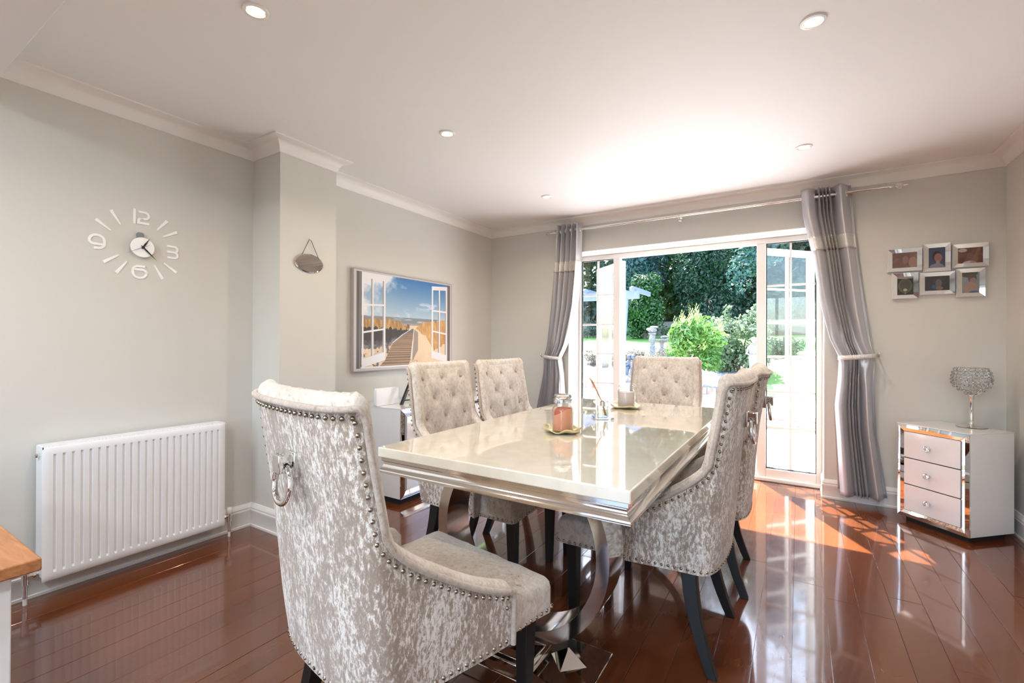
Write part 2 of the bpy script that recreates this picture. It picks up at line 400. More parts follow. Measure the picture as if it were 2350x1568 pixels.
cprof = [(0, H), (0, cz), (.006, cz), (.008, cz + .004)] + [(ct - .004 - (ct - .012) * cos(a), cz + .004 + (ct - .012) * sin(a)) for a in [radians(x) for x in range(0, 91, 15)]] + [(ct, H - .006), (ct, H)]
sweep([(XL, .505), (XL, YB0), (XB, YB0), (XB, YB1), (XR2, YB1), (XR2, D), (XR, D), (XR, .505)], cprof, 'trim_1', 'white_paint')
bprof = [(0, 0), (.022, 0), (.022, .012), (.017, .016), (.017, .088), (.020, .094), (.020, .104), (.014, .108), (.014, .112), (.019, .117), (.017, .126), (.010, .136), (.006, .142), (0, .144)]
sweep([(XL, .2), (XL, YB0), (XB, YB0), (XB, YB1), (XR2, YB1), (XR2, D), (RX0, D), (RX0, DF)], bprof, 'baseboard_left', 'white_paint')
sweep([(RX1, DF), (RX1, D), (XR, D), (XR, -2.9)], bprof, 'baseboard_right', 'white_paint')
# white lining of the door recess
m_ = MB(); m_.box((RX0 - .001, D - .002, 0), (RX0 + .006, DF + .02, RZ)); m_.box((RX1 - .006, D - .002, 0), (RX1 + .001, DF + .02, RZ)); m_.box((RX0, D - .002, RZ - .006), (RX1, DF + .02, RZ + .001))
struct(m_, 'trim_2', 'white_paint')

# floor: boards laid towards the garden doors
fl = MB().box((-3.1, YF, -.10), (XR + .05, DF + .03, -.006)).build('floor', 'floor'); tag(fl, kind='structure')
bw = .125; k0 = math.floor((-3.01 + .02) / bw)
for i in range(34):
    x0 = -.02 + (k0 + i) * bw
    if x0 > XR: break
    xa, xb = max(x0, XL + .001), min(x0 + bw - .0012, XR)
    y = -.3 - random.random() * .6
    while y < DF:
        L = random.uniform(2.6, 4.2); y1 = min(y + L, DF + .02)
        if y1 > .0 and y1 - y > .05:
            dz = random.uniform(-.0006, .0006); c = .0007
            cx, cyy = (xa + xb) / 2, (y + y1) / 2; hx, hy = (xb - xa) / 2, (y1 - y) / 2 - .0008
            b = MB(); b.hexa([(-hx, -hy, -.012), (hx, -hy, -.012), (hx, hy, -.012), (-hx, hy, -.012)], [(-hx, -hy, -c + dz), (hx, -hy, -c + dz), (hx, hy, -c + dz), (-hx, hy, -c + dz)])
            b.f.pop(1); b.mi.pop(1)
            b.add([(-hx, -hy, -c + dz), (hx, -hy, -c + dz), (hx, hy, -c + dz), (-hx, hy, -c + dz), (-hx + c, -hy + c, dz), (hx - c, -hy + c, dz), (hx - c, hy - c, dz), (-hx + c, hy - c, dz)],
                  [(0, 1, 5, 4), (1, 2, 6, 5), (2, 3, 7, 6), (3, 0, 4, 7), (4, 5, 6, 7)])
            b.build('floor_board', 'floor', fl, smooth=0, loc=(cx, cyy, 0))
        y = y1
# ------------------------------------------------------------------ garden door unit
FY = D + .276
def frame_bars(rects, y0, y1, z0=None):
    mb = MB()
    for (xa, xb, za, zb) in rects: mb.box((xa, y0, za), (xb, y1, zb))
    return mb
dr = empty('door_1', (0, 0, 0), kind='structure')
f0, f1 = RX0 + .006, RX1 - .006; SL0, SL1, SR0, SR1, GZ0, GZ1 = -1.958, -1.604, -.240, .124, .105, 2.048
frame_bars([(f0, SL0, .005, RZ - .006), (SR1, f1, .005, RZ - .006), (SL0, SR1, GZ1 - .004, RZ - .006), (SL0, SL1, .005, GZ0), (SR0, SR1, .005, GZ0)], DF, DF + .07).build('door_frame', 'upvc', dr, bevel=.005)
frame_bars([(-1.535, -.311, .005, .06)], DF, DF + .07).build('threshold', 'upvc', dr, bevel=.005)
frame_bars([(-1.535, -.311, .06, .097)], DF + .03, DF + .07).build('threshold', 'upvc', dr, bevel=.005)
for xa, xb in ((SL1, -1.535), (-.311, SR0)): frame_bars([(xa, xb, .005, GZ1 - .004)], DF - .001, DF + .07).build('mullion', 'upvc', dr, bevel=.005)
MB().box((f0, DF - .03, .0), (f1, DF + .005, .035)).build('door_sill', 'upvc', dr, bevel=.008)
for xa, xb in ((SL0, SL1), (SR0, SR1)):
    g = .006
    frame_bars([(xa, xa + g, GZ0, GZ1), (xb - g, xb, GZ0, GZ1), (xa, xb, GZ0, GZ0 + g), (xa, xb, GZ1 - g - .004, GZ1 - .004)], FY - .012, FY + .02).build('gasket', 'gasket', dr)
    MB().box((xa + .004, FY + .005, GZ0 + .004), (xb - .004, FY + .011, GZ1 - .005)).build('pane', 'pane', dr)
    xm = (xa + xb) / 2; MB().box((xm - .008, FY - .004, GZ0 + g), (xm + .008, FY + .020, GZ1 - g)).build('glazing_bar', 'upvc', dr)
    for z in (.458, .767, 1.071, 1.372, 1.68): MB().box((xa + g, FY - .003, z - .008), (xb - g, FY + .019, z + .008)).build('glazing_bar', 'upvc', dr)
def leaf(name, hx, sgn, ang):
    # local x runs from the hinge along the leaf
    o = empty(name, (hx, D + .36, 0), kind='structure'); w = .60; s = .058; z0, z1 = .07, 2.03
    o.rotation_euler = (0, 0, ang)
    mb = MB()
    for (xa, xb, za, zb) in ((0, s, z0, z1), (w - s, w, z0, z1), (s, w - s, z0, z0 + s + .02), (s, w - s, z1 - s, z1)): mb.box((xa, -.022, za), (xb, .022, zb))
    mb.build('leaf_frame', 'upvc', o, bevel=.006)
    MB().box((s - .01, -.004, z0 + s), (w - s + .01, .004, z1 - s + .01)).build('pane', 'pane', o)
    MB().box((w / 2 - .008, -.013, z0 + s), (w / 2 + .008, .013, z1 - s)).build('glazing_bar', 'upvc', o)
    for q in range(1, 6):
        z = z0 + s + .02 + (z1 - z0 - 2 * s - .02) * q / 6; MB().box((s, -.012, z - .008), (w - s, .012, z + .008)).build('glazing_bar', 'upvc', o)
    for q in (.35, 1.0, 1.7): MB().tube([(-.012, 0, q), (-.012, 0, q + .1)], .011, 8).build('hinge', 'upvc', o)
    hb = MB().box((w - .045, .022, .93), (w - .018, .034, 1.13)); hb.tube([(w - .03, .034, 1.05), (w - .03, .064, 1.05), (w - .14, .064, 1.05)], .009, 8); hb.build('door_handle', 'upvc', o, bevel=.003)
leaf('door_2', -1.530, 1, radians(137)); 
leaf('door_3', -.292, -1, pi - radians(132))

# ------------------------------------------------------------------ dining chairs
zk = [.36, .48, .65, .80, .91, 1.04]; Bk = [.333, .346, .358, .373, .390, .412]
def ycor(z): return -interp(z, [.36, .76, .94, 1.04], [.258, .312, .343, .357])
def Wd(z): return interp(z, [.36, .5, .76, 1.04], [.252, .268, .268, .256])
def plan(u, z):
    B = interp(z, zk, Bk); yc = ycor(z); w = Wd(z)
    if u <= 1:
        s_ = sin(u * pi / 2); n = 2.5; return (w * s_, yc - (B + yc) * max(0, 1 - s_ ** n) ** (1 / n))
    q = u - 1; xa = interp(z, [.36, .5], [.286, .289]); k = q * q * (3 - 2 * q) * .6 + q * .4
    return (w + (xa - w) * k, yc + (.075 - yc) * q)
def Ttop(u): 
    t_ = 1.036 + .006 * u * u
    if u > .9: k = (u - .9) / .1; t_ -= .03 * (1 - sqrt(max(0, 1 - k * k)))
    return t_
Tw = [0, .03, .1, .2, .31, .49, .67, .85, 1]; Tz = [.76, .732, .70, .667, .637, .592, .553, .523, .502]
def Tside(q): return interp(q, Tw, Tz)
def P3(u, z, t=0):
    x, y = plan(u, z)
    if t:
        e = 1e-3; a = plan(max(0, u - e), z); b = plan(min(2, u + e), z); 
        if u < e: a = (-b[0], b[1])
        d = Vector((b[0] - a[0], b[1] - a[1])).normalized(); n = Vector((-d.y, d.x)); x += n.x * t; y += n.y * t
    return Vector((x, y, z))
TH = .055
us = [i / 14 for i in range(15)]; qs = [i / 12 for i in range(1, 13)]
def shell(t, zb, mb, disp=None, uscale=None):
    for sg in (1, -1):
        low = [zb + (.76 - zb) * j / 9 for j in range(10)]; cols = []
        def pt(u, z):
            p = P3(u, z, t)
            if disp: p = disp(p, u, z, sg)
            return (p.x * sg, p.y, p.z)
        V = []; F = []
        NU = len(us); NL = 10; NH = 9
        for u in us:
            for z in low: V.append(pt(u, z))
            for j in range(1, NH): V.append(pt(u, .76 + (Ttop(u) - .76) * j / (NH - 1)))
        R = NL + NH - 1
        for i in range(NU - 1):
            for j in range(R - 1): F.append((i * R + j, (i + 1) * R + j, (i + 1) * R + j + 1, i * R + j + 1))
        base = len(V)
        for q in qs:
            for j in range(NL): z = zb + (Tside(q) - zb) * j / 9; V.append(pt(1 + q, z))
        for i in range(len(qs)):
            for j in range(NL - 1):
                a = base + i * NL; b = base + (i - 1) * NL if i else (NU - 1) * R
                F.append((b + j, a + j, a + j + 1, b + j + 1))
        mb.add(V, F)
    return mb
BUT = [(x, z) for z, xs in ((.985, (-.172, 0, .172)), (.88, (-.086, .086)), (.775, (-.172, 0, .172)), (.67, (-.086, .086)), (.565, (-.172, 0, .172))) for x in xs]
def tuft(p, u, z, sg):
    x = p.x * sg
    if u > 1.0: return p
    d = .012 * (1 - (abs(x) / .24) ** 4) if abs(x) < .24 else 0
    for (bx, bz) in BUT:
        r_ = sqrt((x - bx) ** 2 + (z - bz) ** 2); d -= .015 * exp(-(r_ / .032) ** 2)
    # creases between neighbouring buttons
    a = (x / .086 + (z - .985) / .105); b = (x / .086 - (z - .985) / .105)
    for s_ in (a, b):
        k = abs(((s_ + 1) % 2) - 1); k2 = min(k, 1)
        if .56 < z < .99 and abs(x) < .175: d -= .0035 * exp(-(min(abs(s_ % 2), 2 - abs(s_ % 2)) / .09) ** 2) 
    d *= min(1, max(0, (Ttop(min(u, 1)) - z) / .06)) * min(1, max(0, (.205 - abs(x)) / .035)) if d > 0 else min(1, max(0, (Ttop(min(u, 1)) - z) / .03))
    return Vector((p.x, p.y + d, p.z))
def edge_path():
    E_ = []      # (point outer, kind)
    for i in range(0, 29): u = i / 28; E_.append((u, Ttop(u)))
    for j in range(1, 9): E_.append((1.0, Ttop(1) + (.76 - Ttop(1)) * j / 8))
    for i in range(1, 25): q = i / 24; E_.append((1 + q, Tside(q)))
    for j in range(1, 6): E_.append((2.0, .502 + (.362 - .502) * j / 5))
    return E_
EP = edge_path()
def build_chair():
    root = empty('dining_chair')
    shell(0, .36, MB()).build('back_shell', 'velvet', root, smooth=60)
    mb = MB(); big = []
    for sg in (1, -1):     # finely sampled inner padding
        shell(TH, .40, mb, tuft); break
    mb = MB()
    def inner(mb):
        for sg in (1, -1):
            NU = 37; zz = [.42 + (.54 - .42) * j / 3 for j in range(3)] + [.54 + j / 44 * .50 for j in range(45)]
            V = []; F = []
            for i in range(NU):
                u = (i / (NU - 1)) ** 1.0
                for j, z in enumerate(zz):
                    zt = min(z, Ttop(u)) if j < len(zz) - 1 else Ttop(u)
                    p = tuft(P3(u, zt, TH), u, zt, 1); V.append((p.x * sg, p.y, p.z))
            R = len(zz)
            for i in range(NU - 1):
                for j in range(R - 1): F.append((i * R + j, (i + 1) * R + j, (i + 1) * R + j + 1, i * R + j + 1))
            mb.add(V, F)
            V = []; F = []
            for i in range(15):
                q = i / 14
                for j in range(8): z = .42 + (Tside(q) - .42) * j / 7; p = P3(1 + q, z, TH); V.append((p.x * sg, p.y, p.z))
            for i in range(14):
                for j in range(7): F.append((i * 8 + j, (i + 1) * 8 + j, (i + 1) * 8 + j + 1, i * 8 + j + 1))
            mb.add(V, F)
        return mb
    inner(mb).build('inner_back', 'velvet_in', root, smooth=60)
    # roll, piping and nails follow the edge
    O = [P3(u, z) for u, z in EP]; I = [P3(u, z, TH) for u, z in EP]
    def full(L): return [Vector((-p.x, p.y, p.z)) for p in reversed(L[1:])] + L
    OO, II = full(O), full(I); n = len(OO); K = 8
    V = []; F = []; mid = n // 2; Us = []
    for i in range(n):
        T_ = (OO[min(i + 1, n - 1)] - OO[max(i - 1, 0)]).normalized(); Nn = (II[i] - OO[i]).normalized()
        U = T_.cross(Nn).normalized()
        if U.dot(Vector((0, .35, 1))) < 0: U = -U
        Us.append(U)
    for i in range(n):
        u, z = EP[abs(i - mid)]
        rr = .034 if u < 1 else (.030 if z > .75 else (.022 if z > .505 else .012))
        if u < .93: rr *= 1 + .07 * sin(i * 2.4) 
        for k in range(K + 1):
            a = pi * k / K; V.append(OO[i] + (II[i] - OO[i]) * (1 - cos(a)) / 2 * 1.0 + Us[i] * rr * sin(a) ** .8 if 0 < k < K else (OO[i] if k == 0 else II[i]))
    for i in range(n - 1):
        for k in range(K): F.append((i * (K + 1) + k, (i + 1) * (K + 1) + k, (i + 1) * (K + 1) + k + 1, i * (K + 1) + k + 1))
    mb = MB(); mb.add(V, F); mb.build('edge_roll', 'velvet_in', root, smooth=70)
    out = [(OO[i] - II[i]).normalized() for i in range(n)]
    MB().tube([OO[i] + out[i] * .007 + Us[i] * .002 for i in range(n)], .0078, 8).build('piping', 'velvet_trim', root, smooth=80)
    # nails
    nb = MB()
    def resample(L, step):
        acc = 0; outp = [0]; 
        for i in range(1, len(L)):
            acc += (L[i] - L[i - 1]).length
            if acc >= step: outp.append(i); acc = 0
        return outp
    def dense(L, m_=6): return [L[i].lerp(L[i + 1], j / m_) for i in range(len(L) - 1) for j in range(m_)] + [L[-1]]
    def nail(p, nrm):
        nrm = nrm.normalized(); x = nrm.orthogonal().normalized(); y = nrm.cross(x); r = .0056; V = []
        for (a, h) in ((1, 0), (.75, .55), (0.01, .8)):
            for k in range(7): an = 2 * pi * k / 7; V.append(p + (x * cos(an) + y * sin(an)) * r * a + nrm * r * h)
        F = [(j * 7 + k, j * 7 + (k + 1) % 7, (j + 1) * 7 + (k + 1) % 7, (j + 1) * 7 + k) for j in range(2) for k in range(7)]
        nb.add(V, F)
    A = dense([OO[i] - Us[i] * .017 for i in range(3, n - 3)]); B = dense([out[i] for i in range(3, n - 3)])
    for i in resample(A, .0235): nail(A[i] + B[i].normalized() * .0005, B[i])
    bot = []
    for sg in (-1, 1):
        L = [(P3(u, .374), (P3(u, .374) - P3(u, .374, .02)).normalized()) for u in [i / 60 for i in range(0, 119)]]
        pts = [Vector((p.x * sg, p.y, p.z)) for p, _ in L]; nn = [Vector((q.x * sg, q.y, q.z)) for _, q in L]
        for i in resample(pts, .021): nail(pts[i], nn[i])
    for i in range(24): x = -.268 + .536 * i / 23; nail(Vector((x, .281, .374)), Vector((0, 1, 0)))
    for sg in (-1, 1):
        for i in range(8): y = .10 + .17 * i / 7; nail(Vector((sg * .277, y, .374)), Vector((sg, 0, 0)))
    tag(nb.build('nail_trim', 'nail', root, smooth=60), kind='stuff')
    # seat
    mb = MB(); V = []; rings = []
    def per(ins):
        pts = []; hw0, hw1, y0, y1, r = .235 - ins, .2765 - ins, -.30 + ins, .28 - ins, .022
        corners = [(hw0, y0, -90), (hw1, y1, 0), (-hw1, y1, 90), (-hw0, y0, 180)]
        for (x, y, a0) in corners:
            cx = x - math.copysign(r, x); cyy = y - math.copysign(r, y)
            for k in range(4): a = radians(a0 + 30 * k); pts.append((cx + r * cos(a), cyy + r * sin(a)))
        # subdivide the straight runs
        outp = []
        for i in range(len(pts)):
            a, b = pts[i], pts[(i + 1) % len(pts)]; d = sqrt((a[0] - b[0]) ** 2 + (a[1] - b[1]) ** 2); outp.append(a)
            if d > .1:
                for j in range(1, 10): outp.append((a[0] + (b[0] - a[0]) * j / 10, a[1] + (b[1] - a[1]) * j / 10))
        return outp
    lev = [(0, .362), (.0, .40), (.0, .435), (.002, .448), (.008, .458), (.016, .463)]
    prs = [(per(i), z) for i, z in lev]
    for sc, z in ((.8, .472), (.6, .480), (.4, .486), (.2, .489), (.05, .490)): prs.append(([(x * sc, y * sc - .0) for x, y in per(.016)], z))
    n2 = len(prs[0][0]); V = [(x, y, z + .0025 * sin(x * 60 + y * 31) * sin(y * 47 - x * 15)) for pp, z in prs for x, y in pp]
    F = [(j * n2 + k, j * n2 + (k + 1) % n2, (j + 1) * n2 + (k + 1) % n2, (j + 1) * n2 + k) for j in range(len(prs) - 1) for k in range(n2)]
    F += [tuple(reversed(range(n2))), tuple((len(prs) - 1) * n2 + k for k in range(n2))]
    mb.add(V, F); mb.build('seat', 'velvet_in', root, smooth=60)
    # dark underside board closes the shell
    ub = MB(); L = [P3(i / 10, .362) for i in range(0, 20)]; pts = [(-p.x, p.y) for p in reversed(L[1:])] + [(p.x, p.y) for p in L]
    ub.prism([(x * .985, y * .985) for x, y in pts], .02, (0, 0, .361), (1, 0, 0), (0, 1, 0)); ub.build('seat_base', 'void', root, smooth=0)
    # buttons
    b0 = None
    for (bx, bz) in BUT:
        u = min([q / 200 for q in range(200)], key=lambda q: abs(P3(q, bz, TH).x - abs(bx))); p = tuft(P3(u, bz, TH), u, bz, 1)
        if b0 is None:
            b0 = MB().lathe([(.0001, .008), (.006, .0072), (.0105, .0045), (.0125, 0), (.0125, -.004)], 14, axis='Y').build('button', 'velvet_trim', root, smooth=80); b = b0
            # lathe along -y: turn to face forward
            b0.rotation_euler = (0, 0, pi)
        else: b = link_copy(b0, root)
        b.location = (bx, p.y + .006, bz)
    # legs
    for sg in (-1, 1):
        x = .205 * sg; a, b = .024, .0165
        mb = MB(); c = [(-1, -1), (1, -1), (1, 1), (-1, 1)]
        mb.hexa([(x - sg * .008 + i * b, .235 + j * b, 0) for i, j in c], [(x + i * a, .235 + j * a, .37) for i, j in c]); mb.build('front_leg', 'black_wood', root, bevel=.002)
        mb = MB(); pr = None; V = []
        for k in range(9):
            t_ = k / 8; z = .37 * (1 - t_); y = -.225 - .085 * t_ ** 1.8; w = .030 - .010 * t_; dd = .027 - .010 * t_; xx = sg * (.190 + .030 * t_)
            V += [(xx + i * w * .8, y + j * dd, z) for i, j in c]
        F = [(k * 4 + j, k * 4 + (j + 1) % 4, (k + 1) * 4 + (j + 1) % 4, (k + 1) * 4 + j) for k in range(8) for j in range(4)] + [(0, 1, 2, 3), (35, 34, 33, 32)]
        mb.add(V, F); mb.build('rear_leg', 'black_wood', root, smooth=40, bevel=.002)
    # knocker
    yb = plan(0, .90)[1]
    mt = MB(); mt.box((-.029, yb - .010, .862), (.029, yb + .006, .922)); mt.box((-.019, yb - .036, .897), (.019, yb - .008, .918)); mt.box((-.019, yb - .041, .874), (.019, yb - .030, .918))
    mt.box((-.007, yb - .032, .880), (.007, yb - .008, .898))
    mt.build('knocker_mount', 'chrome', root, bevel=.0025)
    kr = MB().torus((0, 0, -.044), .044, .0075, 36, 10, (0, 1, 0)); k = kr.build('knocker_ring', 'chrome', root, smooth=80, loc=(0, yb - .020, .890)); k.rotation_euler = (radians(-6), 0, 0)
    return root
ch0 = build_chair()
CH = [((-.959, 1.044), -10, 'crushed velvet dining chair nearest the camera, its studded back towards us at the table end', ch0),
      ((-1.375, 2.03), -88, 'button-backed velvet dining chair on the radiator side, beside the near end of the sideboard', None),
      ((-1.33, 2.56), -91, 'button-backed velvet dining chair on the sideboard side, closest to the left curtain', None),
      ((-.562, 1.985), 89, 'velvet dining chair on the right of the table, nearer one, ring knocker and studs showing', None),
      ((-.535, 2.595), 93.5, 'velvet dining chair on the right of the table, partly hidden behind the nearer one', None),
      ((-.905, 3.44), 180, 'buttoned velvet dining chair at the far table end, back to the open garden doors', None)]
for (x, y), a, lab, o in CH:
    o = o or copy_tree(ch0); o.location = (x, y, 0); o.rotation_euler = (0, 0, radians(a))
    tag(o, lab, 'chair', 'velvet dining chairs around the table')

# ------------------------------------------------------------------ dining table
tx0, tx1, ty0, ty1 = -1.368, -.385, 1.229, 3.10
tc_ = ((tx0 + tx1) / 2, (ty0 + ty1) / 2)
tb = empty('dining_table', (*tc_, 0), label='cream marble dining table on polished steel curved pedestals', cat='table')
hx, hy = (tx1 - tx0) / 2, (ty1 - ty0) / 2
MB().box((-hx, -hy, .742), (hx, hy, .78)).build('tabletop', 'marble', tb, bevel=.004, seg=3)
# apron: fascia, hollow and bottom lip swept round the table
path = [(-hx, -hy), (-hx, hy), (hx, hy), (hx, -hy)]
prof = [(.035, .742), (.010, .742), (.010, .728), (.016, .724), (.016, .716), (.014, .708), (.008, .700), (.002, .695), (.000, .690), (.000, .684), (.06, .684), (.06, .742)]
V = []; F = []; kk = len(prof)
for (sx, sy) in ((-1, -1), (-1, 1), (1, 1), (1, -1)):
    for (d, z) in prof: V.append((sx * (hx - d), sy * (hy - d), z))
for i in range(4):
    for j in range(kk): a, b = i * kk, ((i + 1) % 4) * kk; F.append((a + j, a + (j + 1) % kk, b + (j + 1) % kk, b + j))
mb = MB(); mb.add(V, F); mb.build('apron', 'steel', tb, smooth=25)
MB().box((-hx + .06, -hy + .06, .70), (hx - .06, hy - .06, .742)).build('underframe', 'black', tb)
for side in (-1, 1):
    yc = side * (hy - .23) ; cx0 = 0
    ro, ri, cz0, hd = .36, .315, .463, .07; yb_ = yc; yc = yc - side * .04 if side > 0 else yc + .04
    a0 = math.asin((.69 - cz0) / ro); a1 = math.asin((.69 - cz0) / ri)
    V = []; F = []; n = 49
    for i in range(n):
        f_ = i / (n - 1); A = a0 - (pi + 2 * a0) * f_; Bq = a1 - (pi + 2 * a1) * f_
        V += [(ro * cos(A), yc - hd, cz0 + ro * sin(A)), (ri * cos(Bq), yc - hd, cz0 + ri * sin(Bq)), (ri * cos(Bq), yc + hd, cz0 + ri * sin(Bq)), (ro * cos(A), yc + hd, cz0 + ro * sin(A))]
    for i in range(n - 1):
        for j in range(4): F.append((i * 4 + j, i * 4 + (j + 1) % 4, (i + 1) * 4 + (j + 1) % 4, (i + 1) * 4 + j))
    F += [(0, 1, 2, 3), tuple((n - 1) * 4 + j for j in (3, 2, 1, 0))]
    mb = MB(); mb.add(V, F); mb.build('pedestal_ring', 'steel', tb, smooth=35)
    yc = yb_; mb = MB(); mb.hexa([(-.31, yc - .15, .0), (.31, yc - .15, 0), (.31, yc + .15, 0), (-.31, yc + .15, 0)], [(-.31, yc - .15, .062), (.31, yc - .15, .062), (.31, yc + .15, .062), (-.31, yc + .15, .062)])
    mb.box((-.10, yc - .09, .062), (.10, yc + .09, .085)); mb.build('pedestal_base', 'chrome', tb, bevel=.004)
    for sx in (-1, 1):
        mb = MB(); c = (sx * .19, yc + .03); r = .068
        mb.add([(c[0] - r, c[1], .062), (c[0], c[1] - r, .062), (c[0] + r, c[1], .062), (c[0], c[1] + r, .062), (c[0], c[1], .108)], [(0, 1, 4), (1, 2, 4), (2, 3, 4), (3, 0, 4), (3, 2, 1, 0)])
        mb.build('pyramid_stud', 'chrome', tb, smooth=0)

# ---- things on the table
def wavy_dish(loc, label, rz=0, R=.088):
    mb = MB(); n = 48; V = []
    prof = [(0.001, .004), (.3, .004), (.55, .005), (.75, .008), (.9, .014), (1.0, .020)]
    for th, s_ in ((0, 1), (.003, -1)):
        for (r, z) in (prof if s_ == 1 else prof[::-1]):
            for k in range(n):
                a = 2 * pi * k / n; w = 1 + .07 * sin(5 * a) * r + .03 * sin(9 * a + 1) * r; zz = z + (.006 * sin(5 * a + 1.2) + .003 * sin(8 * a)) * r * r
                V.append((R * r * w * cos(a), R * r * w * sin(a), max(.0005, zz - .003 + th)))
    m2 = len(prof) * 2; F = [(i * n + k, i * n + (k + 1) % n, ((i + 1) % m2) * n + (k + 1) % n, ((i + 1) % m2) * n + k) for i in range(m2) for k in range(n)]
    mb.add(V, F); o = mb.build('trinket_dish', 'gold', None, smooth=60, loc=loc, rot=(0, 0, rz)); tag(o, label, 'dish'); return o
TZ = .7802
wavy_dish((-.899, 1.878, TZ), 'wavy gold dish under the coral candle jar', .4)
wavy_dish((-.907, 2.80, TZ), 'wavy gold dish under the lidless mauve candle jar', 1.3, .100)
def candle(loc, label, wax, fill, lid, tall, r=.038):
    root = empty('candle_jar', loc, label=label, cat='candle')
    prof = [(r * .9, 0), (r, .006), (r, tall * .70), (r * .93, tall * .77), (r * .76, tall * .84), (r * .76, tall * .92), (r * .86, tall * .93), (r * .86, tall * .965), (r * .78, tall)]
    inn = [(a - .0025, max(.004, z)) for a, z in reversed(prof)]
    MB().lathe(prof + inn, 32, caps=False).build('jar', 'jar', root, smooth=50)
    wr = r - .004
    if lid:  # burnt down unevenly on one side
        mb = MB(); n = 32; V = []
        def top(a): return fill * (1 - .30 * max(0, cos(a - 4.1)) ** 1.5)
        for rr, fz in ((wr * .95, 0), (wr, .2), (wr, 1), (wr * .86, 1.0), (wr * .80, .62), (wr * .3, .60), (.0005, .60)):
            for k in range(n): a = 2 * pi * k / n; tz = top(a); V.append((rr * cos(a), rr * sin(a), .005 + (tz if fz == 1 or fz == 1.0 else (fz * tz if fz < .5 else fill * fz))))
        F = [(i * n + k, i * n + (k + 1) % n, (i + 1) * n + (k + 1) % n, (i + 1) * n + k) for i in range(6) for k in range(n)]; F.append(tuple(reversed(range(n))))
        mb.add(V, F); mb.build('wax', wax, root, smooth=50)
        MB().tube([(0, 0, .005 + fill * .6), (.002, 0, .012 + fill * .6), (.005, .001, .018 + fill * .6)], .0012, 6).build('wick', 'black', root)
        lp = [(r * .74, tall * .93), (r * .74, tall * 1.0), (r * .88, tall * 1.005), (r * .88, tall * 1.04), (r * .72, tall * 1.06), (r * .80, tall * 1.09), (r * .84, tall * 1.14), (r * .74, tall * 1.19), (r * .3, tall * 1.21), (.0005, tall * 1.21)]
        MB().lathe(lp, 32).build('lid', 'crystal', root, smooth=50)
    else:
        MB().lathe([(wr * .95, .005), (wr, .008), (wr, fill), (wr * .98, fill + .002), (.0005, fill)], 32).build('wax', wax, root, smooth=50)
        MB().tube([(0, 0, fill), (.001, 0, fill + .012)], .001, 6).build('wick', 'black', root)
    return root
candle((-.899, 1.878, TZ + .005), 'lidded glass jar with a burnt coral candle on the nearer gold dish', 'wax_coral', .098, True, .138, .048)
candle((-.905, 2.80, TZ + .005), 'open glass jar with a greyish mauve candle on the farther gold dish', 'wax_mauve', .092, False, .135, .054)
mb = MB(); mb.sphere((0, 0, .008), .009, 7, 4, (1, .8, .9)); tag(mb.build('crystal_ornament', 'crystal', None, smooth=0, loc=(-.968, 1.862, TZ + .014)), 'small faceted clear crystal on the rim of the coral candle dish', 'ornament')
mb = MB(); mb.box((-.048, -.048, .002), (.048, .048, .010))
for sx in (-1, 1):
    for sy in (-1, 1): mb.sphere((sx * .038, sy * .038, .003), .003, 6, 4)
co = mb.build('glass_coaster', 'crystal', None, bevel=.002, loc=(-.882, 2.33, TZ), rot=(0, 0, radians(35))); tag(co, 'square clear glass coaster under the reed diffuser', 'coaster')
rd = empty('reed_diffuser', (-.882, 2.33, TZ + .0102), radians(30), 'clear glass reed diffuser with silver collar and brown reeds, between the candles', 'diffuser')
MB().box((-.027, -.027, 0), (.027, .027, .058)).build('bottle', 'jar', rd, bevel=.006, seg=3)
MB().box((-.022, -.022, .004), (.022, .022, .040)).build('oil', glass('diffuser_oil', (.93, .90, .82, 1), 0, 1.4), rd, bevel=.004)
MB().lathe([(.012, .056), (.0145, .057), (.0145, .080), (.011, .081), (.011, .060)], 20).build('collar', 'chrome', rd, smooth=40)
for k in range(5):
    dx, dy = -.085 - .006 * k, .03 + .007 * (k - 2); MB().tube([(.020 - .002 * k, -.008 + .003 * k, .006), (0.0, 0, .072), (dx * .62, dy * .62, .19 + .004 * k)], .0022, 6).build('reed', 'reed', rd)

# ------------------------------------------------------------------ curtains and pole
RY, RZp = D - .085, 2.298
rod = empty('curtain_pole', (0, RY, RZp), label='thin chrome curtain pole with cage finials above the garden doors', cat='curtain pole')
MB().tube([(-2.13, 0, 0), (.545, 0, 0)], .011, 12).build('pole', 'chrome', rod, smooth=60)
for ex, sg in ((-2.13, -1), (.545, 1)):
    fb = MB(); fb.lathe([(.013, 0), (.013, .02), (.008, .024), (.007, .034)], 12, (ex, 0, 0), 'X') if sg > 0 else fb.lathe([(.013, -.0), (.013, -.02), (.008, -.024), (.007, -.034)], 12, (ex, 0, 0), 'X')
    for w in range(5):
        fb.tube([(ex + sg * (.034 + .046 * t_), .020 * sin(pi * t_) * cos(w * 2 * pi / 5 + t_ * 2.2), .020 * sin(pi * t_) * sin(w * 2 * pi / 5 + t_ * 2.2)) for t_ in [i / 10 for i in range(11)]], .0028, 6)
    fb.tube([(ex + sg * .080, 0, 0), (ex + sg * .103, 0, 0)], [.0055, .003], 8)
    fb.build('finial', 'chrome', rod, smooth=60)
for bx in (-2.03, -.894, .30):
    b = MB().tube([(bx, 0, -.012), (bx, .04, -.016), (bx, .083, -.016)], .005, 8); b.tube([(bx, .076, -.016), (bx, .084, -.016)], .02, 16); b.torus((bx, 0, 0), .014, .003, 16, 6, (1, 0, 0)); b.tube([(bx, -.001, -.012), (bx, -.001, -.03)], .006, 8); b.build('bracket', 'chrome', rod, smooth=50)

